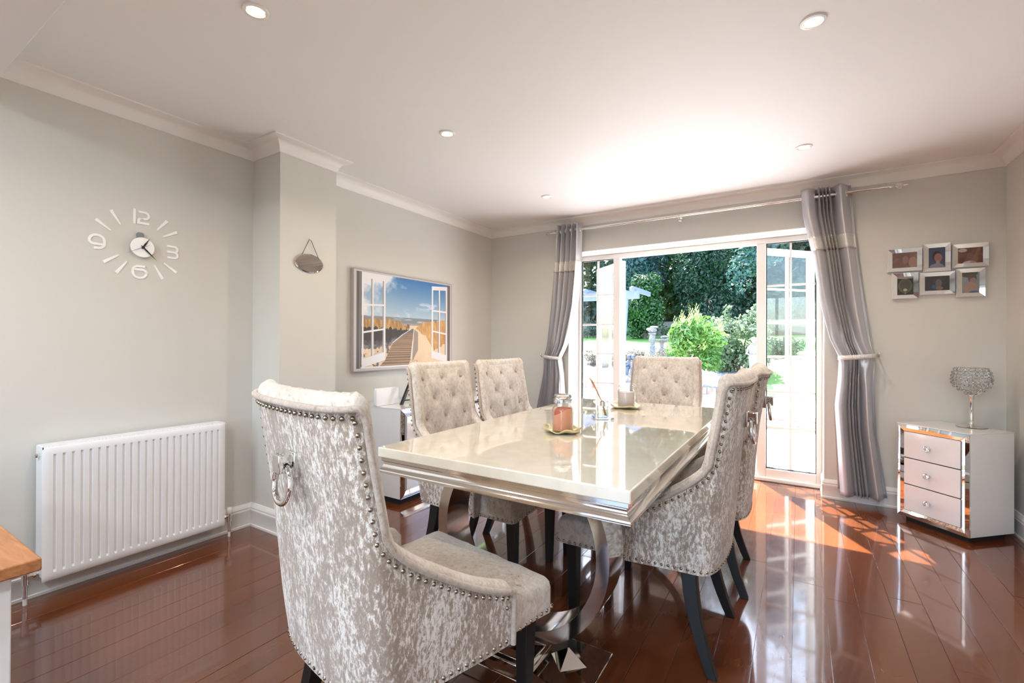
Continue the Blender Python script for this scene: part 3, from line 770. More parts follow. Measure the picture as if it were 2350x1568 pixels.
def curtain(label, L, R, nf, wide_first, bot, hookx, tie_z, pink_sheet, phase):
    """L, R: lists of (z, x) for the two edges as it hangs."""
    root = empty('curtain', ((L[0][1] + R[0][1]) / 2, RY, 0), label=label, cat='curtain', group='silver satin curtains at the garden doors')
    ox = root.location.x
    Lz = [a for a, b in L][::-1]; Lx = [b for a, b in L][::-1]; Rz = [a for a, b in R][::-1]; Rx = [b for a, b in R][::-1]
    ztop = RZp + .062
    def prm(q):   # distribute cloth: first fold broad
        return q
    def pos(q, z, off=0):
        xl, xr = interp(z, Lz, Lx), interp(z, Rz, Rx)
        g = abs(z - tie_z); squeeze = .35 + .65 * min(1, g / .55) 
        ph = 2 * pi * nf * q + phase
        amp = (.040 if z > tie_z else .052) * squeeze
        if wide_first:      # one broad lit fold, four narrow pleats, a dark recess and a last fold
            ph = 2 * pi * interp(q, [0, .22, .30, .74, .82, 1], [.02, .50, .75, 4.75, 5.0, 5.85])
            x = xl + (xr - xl) * interp(q, [0, .22, .30, .74, .82, 1], [0, .27, .33, .60, .68, 1])
            y = -amp * sin(ph) * interp(q, [0, .22, .35, .74, 1], [1.0, .9, .8, .9, 1.35])
        else:
            x = xl + (xr - xl) * q; y = amp * sin(ph) + amp * .25 * sin(2.1 * ph + z * 2)
        x += amp * (.06 if wide_first else .20) * sin(2 * ph) * (1 if z > tie_z else .6)
        y -= .0 if z > tie_z - .02 else .012 * sin(ph * .5)
        drag = .012 * sin(ph * 1.3 + z * 9) * exp(-(g / .25) ** 2)
        p = Vector((x - ox, y + drag - .010, z))
        if off: p.y -= off
        return p
    NU, NV = nf * 16 + 1, 70
    def sheet(z0, z1, nv, off, mat, name, par, th=.0016):
        mb = MB(); mb.grid(NU, nv, lambda a, b: pos(a, z0 + (z1 - z0) * b, off)); o = mb.build(name, mat, par, smooth=80)
        s_ = o.modifiers.new('cloth', 'SOLIDIFY'); s_.thickness = th; s_.offset = 0; return o
    sheet(bot, ztop, NV, 0, 'satin', 'cloth', root)
    sheet(1.885, 1.992, 7, .0028, 'diamante', 'diamante_band', root, .003)
    if pink_sheet:
        mb = MB(); mb.grid(20, 40, lambda a, b: Vector((interp(bot + .03 + (tie_z - bot - .03) * b, Lz, Lx) - ox - .012 * (1 - b) + a * .13 * (1 - .6 * b), .030 + .012 * sin(a * 9) * (1 - b), bot + .03 + (tie_z - bot - .03) * b)))
        o = mb.build('pink_sheet', 'pink_sheet', root, smooth=80); s_ = o.modifiers.new('cloth', 'SOLIDIFY'); s_.thickness = .0015  # added pinkish sheet, its colour standing in for light through the cloth
    # tieback: a beaded strap around the gathered cloth
    xl, xr = interp(tie_z, Lz, Lx) - ox, interp(tie_z, Rz, Rx) - ox; c = (xl + xr) / 2; a = (xr - xl) / 2 + .006
    hk = hookx - ox
    def strap(s_, t_):
        an = -pi + 2 * pi * s_; x = c + a * cos(an); y = -.008 + .060 * sin(an) + .0; z = tie_z + (t_ - .5) * .034 + .010 * (x - c) / a * (1 if hookx > ox else -1)
        return Vector((x, y, z))
    mb = MB(); mb.grid(49, 3, strap); o = mb.build('tieback', 'diamante', root, smooth=80); s_ = o.modifiers.new('thick', 'SOLIDIFY'); s_.thickness = .006
    hb = MB().tube([(hk, .083, tie_z + .02), (hk, .03, tie_z + .016), (hk, -.01, tie_z + .0), (hk, -.03, tie_z + .02)], .005, 8); hb.sphere((hk, -.03, tie_z + .026), .010, 8, 6); hb.build('tieback_hook', 'chrome', root)
    # eyelets where cloth crosses the pole
    k = 0; last = None
    for i in range(1, 400):
        a_, b_ = pos((i - 1) / 400, RZp).y, pos(i / 400, RZp).y
        if a_ * b_ < 0 or a_ == 0:
            p = pos(i / 400, RZp); k += 1
            e = MB().torus((p.x, 0, RZp), .022, .004, 20, 6, (1, .35 * (-1) ** k, 0)); e.build('eyelet', 'chrome', root, smooth=80)
    return root
curtain('silver satin curtain tied back on the right of the doors, beside the mirrored photo frames',
        [(2.36, .012), (2.15, .025), (1.84, .09), (1.507, .131), (1.21, .199), (1.081, .253), (.919, .245), (.724, .227), (.21, .254), (.07, .262)],
        [(2.36, .33), (1.974, .356), (1.494, .407), (1.179, .445), (1.085, .470), (.929, .465), (.525, .483), (.07, .545)], 6, True, .065, .49, 1.085, True, .4)
curtain('silver satin curtain tied back on the left of the doors, beside the room corner',
        [(2.36, -2.085), (2.007, -2.111), (1.567, -2.149), (1.123, -2.197), (1.034, -2.222), (.855, -2.232), (.515, -2.297), (.07, -2.34)],
        [(2.36, -1.815), (1.981, -1.822), (1.555, -1.861), (1.169, -1.963), (1.029, -2.034), (.863, -2.01), (.603, -1.999), (.07, -1.97)], 5, False, .065, -2.245, 1.034, False, 1.2)

# ------------------------------------------------------------------ radiator
ra = empty('radiator', (-3.01, 1.04, 0), label='white ribbed panel radiator on the left wall below the clock', cat='radiator')
y0, y1, z0, z1, xf = -.39, .39, .09, .70, .12
def rdepth(y, z):
    nfl = 23; p = (y1 - y0 - .05) / nfl; yy = (y - y0 - .025) / p
    if yy < 0 or yy > nfl: return 0
    f_ = yy % 1; d = 0
    if .30 < f_ < .70: d = min(1, (f_ - .30) / .08, (.70 - f_) / .08)
    e = min(1, max(0, (z - z0 - .035) / .010), max(0, (z1 - z - .035) / .010))
    return d * e * .0065
ys = [y0, y0 + .012]; nfl = 23; p = (y1 - y0 - .05) / nfl
for i in range(nfl):
    for f_ in (.0, .30, .38, .62, .70): ys.append(y0 + .025 + (i + f_) * p)
ys += [y1 - .025, y1 - .012, y1]
zs_ = [z0, z0 + .012, z0 + .035, z0 + .045, z0 + .3, z1 - .045, z1 - .035, z1 - .012, z1]
mb = MB(); V = []; F = []
for z in zs_:
    for y in ys:
        bd = .006 if (y in (y0, y1) or z in (z0, z1)) else 0
        V.append((xf - bd - rdepth(y, z), y, z))
ny = len(ys)
for j in range(len(zs_) - 1):
    for i in range(ny - 1): F.append((j * ny + i, j * ny + i + 1, (j + 1) * ny + i + 1, (j + 1) * ny + i))
mb.add(V, F); mb.box((xf - .022, y0, z0), (xf - .0065, y1, z1)) if False else None
mb.build('front_panel', 'rad', ra, smooth=30)
mb = MB(); mb.box((xf - .028, y0 + .004, z0 + .004), (xf - .014, y1 - .004, z1 - .004)); mb.box((.035, y0 + .01, z0 + .02), (.048, y1 - .01, z1 - .02)); mb.build('water_panel', 'rad', ra)
for y in (y0, y1 - .004): MB().box((.026, y - .001, z0 + .02), (xf - .006, y + .005, z1 + .002)).build('side_panel', 'rad', ra, bevel=.001)
for k in range(3): MB().box((.030 + k * .026, y0 + .004, z1 - .004), (.046 + k * .026, y1 - .004, z1 + .004)).build('top_grille', 'rad', ra)
gr = MB()
for k in range(60): y = y0 + .012 + k * (y1 - y0 - .024) / 59; gr.box((.028, y - .002, z1 - .006), (xf - .01, y + .002, z1 + .002))
tag(gr.build('grille_bars', 'rad', ra), kind='stuff')
for y, z in ((y0 - .012, z1 - .04),):
    MB().tube([(.075, y0 + .002, z), (.075, y - .004, z)], .011, 10).build('bleed_valve', 'steel', ra)
for sg, y in ((-1, y0), (1, y1)):
    v_ = MB(); v_.tube([(.075, y, z0 + .035), (.075, y + sg * .035, z0 + .035)], .009, 10); v_.tube([(.075, y + sg * .012, z0 + .035), (.075, y + sg * .022, z0 + .035)], .014, 6)
    v_.tube([(.075, y + sg * .045, z0 - .0), (.075, y + sg * .045, z0 + .05)], .013, 12); v_.tube([(.075, y + sg * .045, z0 + .0), (.075, y + sg * .045, .03)], .0085, 10); v_.build('valve', 'chrome', ra, smooth=50)
    MB().lathe([(.014, 0), (.017, .004), (.017, .030), (.013, .036), (.0005, .036)], 14, (.075, y + sg * .045, z0 + .048)).build('valve_cap', 'white_plastic', ra, smooth=50)
    MB().tube([(.075, y + sg * .045, .04), (.075, y + sg * .045, 0)], .0075, 10).build('pipe', 'rad', ra)
for y in (-.25, .25): MB().box((0, y - .015, .2), (.036, y + .015, .6)).build('wall_bracket', 'rad', ra)

# ------------------------------------------------------------------ wall clock
ck = empty('wall_clock', (XL, 1.052, 1.685), label='silver frameless wall clock with stuck-on numerals above the radiator', cat='clock')
ex, ey = (0, 1, 0), (0, 0, 1); T0 = (.001, 0, 0); dp = .0025
def rib(name, pts, w): MB().ribbon(pts, w, dp, T0, ex, ey).build(name, 'clock_silver', ck, smooth=0)
M['clock_silver'] = simple('clock_silver', (.95, .95, .96, 1), .3, .0, bump=.01)
def arc(cx, cy_, r, a0, a1, n=10, ry=None): return [(cx + r * cos(radians(a0 + (a1 - a0) * i / n)), cy_ + (ry or r) * sin(radians(a0 + (a1 - a0) * i / n))) for i in range(n + 1)]
w = .0115
rib('numeral_one', [(-.036 + .006, .125), (-.036 + .006, .205)], .011)
s_ = .006
rib('numeral_two', [(-.012, .193)] + arc(.016, .1755, .0175, 90, -90, 8) + [(-.002, .158)] + arc(0, .146, .012, 90, 180, 4) + [(-.012, .128)], w); rib('numeral_two', [(-.0062, .134), (.036, .134)], .012)
rib('numeral_three', [(.120, .032)] + arc(.155, .0165, .0155, 90, -60, 7), w)
rib('numeral_three', [(.120, .0005), (.150, .0005)] + arc(.155, -.016, .0160, 62, -90, 7) + [(.120, -.0315)], w)
rib('numeral_six', [(.018, -.100)] + arc(-.012, -.124, .024, 90, 180, 6) + arc(-.006, -.134, .030, 180, 360, 12, .028)[1:] + arc(.004, -.134, .020, 0, 90, 4, .016) + [(-.029, -.118)], w)
rib('numeral_nine', [(-.196, -.032)] + arc(-.180, -.006, .026, -90, 0, 6) + arc(-.184, .006, .030, 0, 180, 12, .028)[1:] + arc(-.194, .004, .020, 180, 270, 4, .016) + [(-.161, -.012)], w)
for (a, b) in (((.922 - 1.052, .173), (.963 - 1.052, .106)), ((.862 - 1.052, .113), (.924 - 1.052, .066)), ((1.172 - 1.052, .172), (1.125 - 1.052, .112)), ((1.220 - 1.052, .118), (1.152 - 1.052, .079)),
               ((.893 - 1.052, -.099), (.957 - 1.052, -.053)), ((.945 - 1.052, -.148), (.991 - 1.052, -.082)), ((1.152 - 1.052, -.157), (1.112 - 1.052, -.084)), ((1.218 - 1.052, -.112), (1.156 - 1.052, -.066))):
    A, B = Vector(a), Vector(b); d = (B - A).normalized(); n_ = Vector((-d.y, d.x))
    MB().prism([tuple(A + n_ * .008), tuple(A - n_ * .008), tuple(B - n_ * .003), tuple(B + n_ * .003)], dp, T0, ex, ey).build('hour_mark', 'clock_silver', ck, smooth=0)
MB().prism([(-.022, .02), (.010, .02), (.010, .072), (.004, .080), (-.016, .080), (-.022, .072)], .012, T0, ex, ey).build('movement', 'grey_tab', ck, smooth=0)
MB().lathe([(.012, .0), (.012, .022)], 16, (0, 0, 0), 'X').build('spacer', 'grey_tab', ck)
MB().lathe([(.0005, .020), (.052, .020), (.0535, .022), (.052, .025), (.0005, .025)], 48, (0, 0, 0), 'X').build('clock_face', 'clock_silver', ck, smooth=30)
def hand(name, a, L, tail, w, x):
    a = radians(a); d = Vector((sin(a), cos(a))); n_ = Vector((-d.y, d.x))
    P = [-d * tail + n_ * w * .4, -d * tail - n_ * w * .4, d * L * .25 - n_ * w, d * L, d * L * .25 + n_ * w]
    MB().prism([tuple(p) for p in P], .0012, (x, 0, 0), ex, ey).build(name, 'black', ck, smooth=0)
hand('hour_hand', 30, .062, .010, .0045, .028); hand('minute_hand', 136, .088, .012, .004, .030); hand('second_hand', 241, .088, .035, .0010, .032)
MB().lathe([(.006, .024), (.006, .034), (.0005, .0345)], 12, (0, 0, 0), 'X').build('hand_boss', 'black', ck)

# oval mirror plaque on the chimney breast
ov = empty('mirror_plaque', (XB, 1.848, 1.693), label='small oval mirrored plaque hanging by a black cord on the chimney breast', cat='plaque')
n = 64; A_, B_ = .104, .060
V = []; F = []
for (x, k) in ((.003, 1.0), (.007, 1.0), (.010, .93), (.0101, .0001)):
    for i in range(n): V.append((x, A_ * k * cos(2 * pi * i / n), B_ * k * sin(2 * pi * i / n)))
F = [(j * n + i, j * n + (i + 1) % n, (j + 1) * n + (i + 1) % n, (j + 1) * n + i) for j in range(3) for i in range(n)] + [tuple(reversed(range(n)))]
mb = MB(); mb.add(V, F); mb.build('mirror_plate', 'mirror', ov, smooth=15)
MB().tube([(.010, -.055, .045), (.012, -.006, .150), (.012, 0, .153), (.012, .010, .148), (.010, .068, .036)], .0017, 6).build('cord', 'cork', ov)
MB().tube([(0, 0, .160), (.010, 0, .160), (.016, 0, .152), (.018, 0, .160)], .002, 6).build('wall_hook', 'white_plastic', ov)
for y, z in ((-.055, .043), (.068, .034)): MB().sphere((.010, y, z), .0035, 8, 5).build('rivet', 'chrome', ov)

# ------------------------------------------------------------------ pictures (generated pixels for flat prints)
def img_mat(name, arr, rough=.45):
    h_, w_ = arr.shape[:2]; im = bpy.data.images.new(name, w_, h_); px = np.ones((h_, w_, 4), np.float32); px[..., :3] = np.clip(arr[::-1], 0, 1)
    im.pixels.foreach_set(px.ravel()); im.update(); im.pack()
    t = NT(name); tx = t.n('ShaderNodeTexImage'); tx.image = im; tx.extension = 'EXTEND'; t.l(tx.outputs[0], t.b.inputs['Base Color']); t.set(Roughness=rough); return t.m
def fnoise(h_, w_, cells, seed=0, octs=4):
    r_ = np.random.RandomState(seed); out = np.zeros((h_, w_)); amp = 1; tot = 0
    for o in range(octs):
        cy_, cx_ = max(2, int(cells[0] * 2 ** o)), max(2, int(cells[1] * 2 ** o)); g = r_.rand(cy_ + 1, cx_ + 1)
        yy = np.linspace(0, cy_ - 1e-6, h_); xx = np.linspace(0, cx_ - 1e-6, w_); yi, xi = yy.astype(int), xx.astype(int); fy, fx = (yy - yi)[:, None], (xx - xi)[None]
        fy = fy * fy * (3 - 2 * fy); fx = fx * fx * (3 - 2 * fx)
        v = (g[yi][:, xi] * (1 - fx) + g[yi][:, xi + 1] * fx) * (1 - fy) + (g[yi + 1][:, xi] * (1 - fx) + g[yi + 1][:, xi + 1] * fx) * fy
        out += v * amp; tot += amp; amp *= .55
    return out / tot
def C3(*a): return np.array(a, float) / 255
def inpoly(X, Y, P):
    ins = np.zeros(X.shape, bool); n_ = len(P)
    for i in range(n_):
        (xa, ya), (xb, yb) = P[i], P[(i + 1) % n_]
        c = ((ya > Y) != (yb > Y)) & (X < (xb - xa) * (Y - ya) / (yb - ya + 1e-12) + xa); ins ^= c
    return ins
def beach():
    w_, h_ = 885, 600; X, Y = np.meshgrid(np.linspace(0, 1, w_), np.linspace(0, 1, h_)); A = np.zeros((h_, w_, 3))
    def mix(mask, col):
        mk = mask[..., None] if mask.ndim == 2 else mask; A[:] = A * (1 - mk) + col * mk
    hz = .447
    k = np.clip(Y / hz, 0, 1)[..., None]; A[:] = C3(52, 112, 178) * (1 - k) + C3(176, 196, 208) * k
    k2 = np.clip((.45 - X) / .45, 0, 1)[..., None] * .55; A[:] = A * (1 - k2) + C3(190, 200, 208) * k2
    cl = fnoise(h_, w_, (4, 5), 3, 5); den = cl + .38 * np.clip((.55 - X) / .5, -.6, 1) - .1 * (Y / hz) - .35 * np.clip((X - .5), 0, 1)
    mix(np.clip((den - .50) * 5, 0, .95) * (Y < hz), C3(232, 234, 238))
    cl2 = fnoise(h_, w_, (14, 6), 5, 4); mix(np.clip((cl2 - .56) * 7, 0, .7) * np.exp(-((Y - .31) / .04) ** 2), C3(225, 230, 236))
    sea = (Y > hz) & (Y < .53); mix(sea.astype(float), C3(128, 134, 140)); ln = fnoise(h_, w_, (60, 8), 9, 3); mix(sea * np.clip((ln - .58) * 8, 0, 1) * .7, C3(215, 215, 215))
    mix(sea * (Y > .50) * np.clip((Y - .50) * 30, 0, 1), C3(196, 170, 150))
    sand = Y > .53; sn = fnoise(h_, w_, (20, 26), 12, 5); mix(sand.astype(float), 0); sc_ = (C3(196, 174, 150) * (1 - sn[..., None]) + C3(250, 220, 190) * sn[..., None]); mix(sand.astype(float), sc_)
    mix(sand * (X > .56) * .75, C3(240, 210, 175))
    foot = fnoise(h_, w_, (26, 34), 21, 3); mix(sand * (X < .45) * (Y > .68) * np.clip((foot - .58) * 14, 0, 1) * .8, C3(88, 80, 78))
    mix(sand * (X > .25) * (X < .6) * (Y > .9) * np.clip((foot - .56) * 14, 0, 1) * .7, C3(110, 92, 80))
    # dune grass
    st = fnoise(h_, w_, (14, 110), 31, 5); wob = (fnoise(h_, w_, (6, 60), 55, 4) - .5) * .07; X0_, Y0_ = X, Y; Y = Y + wob; X = X + (fnoise(h_, w_, (30, 8), 57, 3) - .5) * .03
    lt = inpoly(X, Y, [(.06, .47), (.2, .475), (.33, .48), (.42, .50), (.50, .555), (.50, .60), (.30, .72), (.06, .74)]); gcol = C3(120, 80, 40) * (1 - st[..., None]) + C3(232, 190, 118) * st[..., None]
    mix(lt.astype(float), gcol); sh = lt & (Y > .545 + .05 * (X - .06) + .02 * st); mix(sh * .88, C3(42, 36, 38))
    shd = inpoly(X, Y, [(.06, .70), (.30, .70), (.47, .60), (.40, .66), (.30, .76), (.06, .78)]); mix(shd * .7, C3(88, 84, 92))
    rg = inpoly(X, Y, [(.57, .565), (.64, .49), (.74, .475), (.80, .47), (.95, .45), (.95, .70), (.86, .76), (.78, .80), (.74, .76), (.70, .66), (.62, .58)]); mix(rg.astype(float), C3(170, 115, 60) * (1 - st[..., None]) + C3(240, 200, 135) * st[..., None])
    X, Y = X0_, Y0_
    # boardwalk
    bwk = inpoly(X, Y, [(.532, .564), (.556, .564), (.545, .70), (.525, .89), (.50, .96), (.22, .96), (.27, .90), (.345, .715), (.44, .63)])
    pl = (np.sin(2 * pi * 17 * np.log((Y - .50).clip(.01) * 10) / 1.2 + 1.2 * fnoise(h_, w_, (3, 3), 77, 2)) > .35); pn = fnoise(h_, w_, (60, 4), 41, 3)[..., None]
    mix(bwk.astype(float), C3(150, 122, 98) * (1 - pn) + C3(205, 168, 130) * pn); mix(bwk * (1 - pl) * .55, C3(88, 68, 56)); mix(bwk * np.clip((.66 - Y) * 12, 0, 1) * .65, C3(92, 92, 104))
    def line(x0_, y0_, x1_, y1_, wd, col, a=1):
        t_ = np.clip(((X - x0_) * (x1_ - x0_) + (Y - y0_) * (y1_ - y0_)) / ((x1_ - x0_) ** 2 + (y1_ - y0_) ** 2), 0, 1); d = np.sqrt((X - x0_ - t_ * (x1_ - x0_)) ** 2 + ((Y - y0_ - t_ * (y1_ - y0_)) * .68) ** 2); mix((d < wd) * a, col)
    line(.556, .564, .545, .70, .003, C3(225, 225, 225)); line(.545, .70, .525, .89, .005, C3(225, 225, 225)); line(.532, .564, .44, .63, .003, C3(205, 205, 210)); line(.44, .63, .345, .715, .004, C3(205, 205, 210))
    mix(inpoly(X, Y, [(.56, .57), (.60, .60), (.60, .80), (.54, .92), (.55, .72)]) * .6, C3(108, 98, 98)); mix(inpoly(X, Y, [(.485, .515), (.51, .52), (.51, .56), (.485, .56)]) * .8, C3(95, 75, 60))
    # painted open window leaves
    wh, shd_, gr = C3(232, 230, 232), C3(150, 146, 150), C3(198, 192, 194)
    def pane_leaf(xa, xb, ya0, yb0, ya1, yb1, mx, e):
        P = [(xa, ya0), (xb, yb0), (xb, yb1), (xa, ya1)]; full = inpoly(X, Y, P); hole = np.zeros_like(full)
        cols = [(xa + e, mx - e * .4), (mx + e * .4, xb - e * 1.1)]
        for (a, b) in cols:
            for i in range(3):
                tt = lambda x: (x - xa) / (xb - xa)
                def yy(x, f_): t0 = ya0 + (yb0 - ya0) * tt(x); t1 = ya1 + (yb1 - ya1) * tt(x); lo, hi = t0 + .045, t1 - .075; return lo + (hi - lo) * f_
                f0_, f1_ = i / 3 + (.012 if i else 0), (i + 1) / 3 - .012
                hole |= inpoly(X, Y, [(a, yy(a, f0_)), (b, yy(b, f0_)), (b, yy(b, f1_)), (a, yy(a, f1_))])
        mix((full & ~hole).astype(float), wh)
        for (a, b) in cols: mix((full & hole & (X > b - .010) & (X < b + .002)).astype(float), shd_)
    pane_leaf(.069, .274, .029, .043, .965, .894, .162, .014); pane_leaf(.753, .941, .061, .041, .892, .954, .845, .016)
    for (a, b, c) in ((0, .024, gr), (.976, 1, gr)): mix(((X >= a) & (X <= b)).astype(float), c)
    mix(((X > .024) & (X < .066)).astype(float), C3(96, 90, 92)); mix(((X > .05) & (X < .056)).astype(float), C3(150, 145, 146)); mix(((X > .943) & (X < .976)).astype(float), C3(110, 102, 98))
    mix((Y < .022).astype(float), gr); mix((Y > .97).astype(float), gr); mix(((Y > .955) & (Y <= .97) & (X > .06) & (X < .95)).astype(float), wh); mix(((X < .004) | (X > .996) | (Y < .006) | (Y > .994)).astype(float), C3(150, 145, 146))
    return A
def flatpic(name, arr, parent, c, w_, h_, exv, eyv, rough=.45, thick=.002):
    """a print: a thin box whose front face carries the picture"""
    exv, eyv = Vector(exv), Vector(eyv); ez = exv.cross(eyv); c = Vector(c)
    P = [c + exv * a * w_ / 2 + eyv * b * h_ / 2 for a, b in ((-1, -1), (1, -1), (1, 1), (-1, 1))]; B = [p - ez * thick for p in P]
    me = bpy.data.meshes.new(name); me.from_pydata([tuple(p) for p in P + B], [], [(0, 1, 2, 3), (7, 6, 5, 4), (0, 4, 5, 1), (1, 5, 6, 2), (2, 6, 7, 3), (3, 7, 4, 0)])
    uv = me.uv_layers.new(name='UVMap'); co = [(0, 0), (1, 0), (1, 1), (0, 1)]
    for i in range(4): uv.data[i].uv = co[i]
    for i in range(4, 24): uv.data[i].uv = (.002, .5)
    me.materials.append(img_mat(name, arr, rough)); o = bpy.data.objects.new(name, me); COL.objects.link(o); o.parent = parent; return o
cv = empty('canvas_picture', (XR2, 2.955, 1.352), label='canvas print of a beach boardwalk seen through an open window, on the left wall', cat='picture')
MB().box((.002, -.592, -.402), (.033, .592, .402)).build('stretcher_frame', simple('canvas_edge', srgb(190, 183, 184), .7, bump=.1, bscale=200), cv, bevel=.002)
flatpic('print', beach(), cv, (.0350, 0, 0), 1.184, .804, (0, 1, 0), (0, 0, 1), .5)

# mirrored six-photo frame on the back wall
def portrait(kind):
    A = portrait_raw(kind); g = A.mean(axis=2, keepdims=True); return (A * .62 + g * .38) * .80 + .02
def portrait_raw(kind):
    w_, h_ = 120, 150
    if kind in (0, 2, 4): w_, h_ = 160, 100
    X, Y = np.meshgrid(np.linspace(-1, 1, w_) * w_ / h_, np.linspace(-1, 1, h_)); A = np.zeros((h_, w_, 3)); nz = fnoise(h_, w_, (4, 5), kind + 60, 4)[..., None]
    def mix(mk, col): A[:] = A * (1 - mk[..., None]) + col * mk[..., None]
    def ell(cx, cy_, rx, ry, soft=.12): return np.clip((1 - ((X - cx) / rx) ** 2 - ((Y - cy_) / ry) ** 2) / soft, 0, 1)
    if kind == 0: A[:] = C3(122, 72, 62) * (1 - nz) + C3(188, 132, 108) * nz; mix(ell(.1, .0, .42, .6), C3(176, 120, 100)); mix(ell(-.9, .5, .45, .5), C3(150, 100, 88)); mix(ell(1.1, .4, .6, .8), C3(196, 140, 112))
    if kind == 1: A[:] = C3(58, 74, 132); mix(ell(0, -.12, .46, .56), C3(62, 48, 52)); mix(ell(.12, .02, .40, .46), C3(186, 112, 98)); mix(ell(.1, .55, .2, .25), C3(196, 140, 124)); mix(ell(0, 1.05, .8, .48), C3(150, 150, 180))
    if kind == 2: A[:] = C3(112, 52, 36) * (1 - nz) + C3(160, 92, 62) * nz; mix(ell(-1.0, -.7, .6, .25), C3(200, 190, 180)); mix(ell(0, .2, .5, .6), C3(150, 88, 72)); mix(ell(-.1, 1.0, .9, .3), C3(222, 208, 204)); mix(np.clip((X * .9 + Y * .5 - .35) * 6, 0, 1) * np.clip((1.0 - X * .8 - Y * .2) * 4, 0, 1) * .6, C3(186, 120, 82))
    if kind == 3: A[:] = C3(52, 52, 46); mix(ell(0, 0, .74, .82), C3(104, 112, 62)); mix(ell(0, -.05, .55, .6), C3(92, 84, 62)); mix(ell(0, .45, .2, .16), C3(196, 190, 160)); mix(ell(.02, .82, .1, .08), C3(210, 130, 80)); mix(ell(0, -.95, 1.2, .18), C3(176, 160, 150))
    if kind == 4: A[:] = C3(46, 50, 54) * (1 - nz) + C3(78, 78, 80) * nz; mix(ell(.2, .0, .45, .6), C3(126, 96, 98)); mix(ell(-.4, .5, .3, .28), C3(40, 92, 168)); mix(ell(.3, .7, .5, .25), C3(160, 106, 90))
    if kind == 5: A[:] = C3(148, 160, 172); mix(ell(-.2, -1.0, .9, .5), C3(90, 98, 66)); mix(ell(.15, -.4, .42, .45), C3(112, 92, 88)); mix(ell(.22, -.15, .32, .34), C3(176, 138, 122)); mix(ell(0, .55, .62, .62), C3(196, 152, 132)); mix(ell(.3, 1.0, .5, .2), C3(74, 110, 170)); mix(ell(-.6, .3, .3, .5) * 0, C3(196, 152, 132))
    return A
col_ = empty('photo_frame', (.81, D, 1.69), label='cluster of six mirrored photo frames on the wall right of the curtain', cat='photo frame')
fr = [(.543, .738, 1.695, 1.862, 0), (.740, .886, 1.680, 1.880, 1), (.890, 1.073, 1.698, 1.862, 2), (.570, .718, 1.500, 1.690, 3), (.720, .908, 1.522, 1.682, 4), (.911, 1.056, 1.497, 1.695, 5)]
for (xa, xb, za, zb, k) in fr:
    b = .030; ins = .004; xa, xb, za, zb = xa - .81, xb - .81, za - 1.69, zb - 1.69
    fo = MB(); fo.box((xa, -.016, za), (xb, -.001, zb)); f = fo.build('frame', 'white_plastic', col_, bevel=.002)
    mb = MB(); o4 = [(xa + ins, za + ins), (xb - ins, za + ins), (xb - ins, zb - ins), (xa + ins, zb - ins)]; i4 = [(xa + b, za + b), (xb - b, za + b), (xb - b, zb - b), (xa + b, zb - b)]
    for i in range(4):
        j = (i + 1) % 4; (a, c), (d, e) = o4[i], o4[j]; (g, h_), (p_, q_) = i4[i], i4[j]
        mb.add([(a, -.0265, c), (d, -.0265, e), (p_, -.018, q_), (g, -.018, h_), (a, -.0155, c), (d, -.0155, e), (p_, -.0155, q_), (g, -.0155, h_)], [(0, 1, 2, 3), (0, 4, 5, 1), (3, 2, 6, 7), (4, 7, 6, 5)])
    mb.build('mirror_bevel', 'mirror', f, smooth=0)
    flatpic('photo', portrait(k), f, ((xa + xb) / 2, -.0175, (za + zb) / 2), xb - xa - 2 * b, zb - za - 2 * b, (1, 0, 0), (0, 0, 1), .25)

# ------------------------------------------------------------------ mirrored bedside chest
cb = empty('mirrored_chest', (.854, 3.732, 0), 0, 'small white three-drawer chest with mirrored edging, below the photo frames', 'chest')
cb.rotation_euler = (0, 0, math.atan2(-.69, .725) + pi)      # local -x along the face, see below
fx = Vector((-.69, .725)).normalized()
cb.rotation_euler = (0, 0, math.atan2(fx.y, fx.x))           # local +x runs along the front, from the near corner
wd, dpth, zt, zb = .418, .352, .65, .035                    # body is on local -y side (behind the face)
MB().box((.0, -dpth, zb), (wd, -.012, zt - .006)).build('body', 'gloss_white', cb, bevel=.002)
MB().box((-.001, -dpth - .001, zt - .006), (wd + .001, -.002, zt)).build('top', 'gloss_white', cb, bevel=.0015)
MB().box((.03, -dpth + .03, 0), (wd - .03, -.04, zb + .005)).build('plinth', 'void', cb)
mb = MB(); b1, b2 = .022, .044
def ringstrip(mb, x0, x1, z0, z1, wA, yA, yB):
    o4 = [(x0, z0), (x1, z0), (x1, z1), (x0, z1)]; i4 = [(x0 + wA, z0 + wA), (x1 - wA, z0 + wA), (x1 - wA, z1 - wA), (x0 + wA, z1 - wA)]
    for i in range(4):
        j = (i + 1) % 4
        mb.add([(o4[i][0], yA, o4[i][1]), (o4[j][0], yA, o4[j][1]), (i4[j][0], yB, i4[j][1]), (i4[i][0], yB, i4[i][1]), (o4[i][0], -.013, o4[i][1]), (o4[j][0], -.013, o4[j][1]), (i4[j][0], -.013, i4[j][1]), (i4[i][0], -.013, i4[i][1])],
               [(0, 1, 2, 3), (0, 4, 5, 1), (2, 6, 7, 3), (4, 7, 6, 5)])
ringstrip(mb, 0.001, wd - .001, zb, zt - .007, .021, -.004, .0005); ringstrip(mb, .022, wd - .022, zb + .021, zt - .028, .021, .0005, -.006)
mb.build('mirror_edging', 'mirror', cb, smooth=0)
MB().box((.043, -.012, zb + .042), (wd - .043, -.011, zt - .049)).build('drawer_gap', 'void', cb)
hz_ = (zt - .049 - zb - .042) / 3
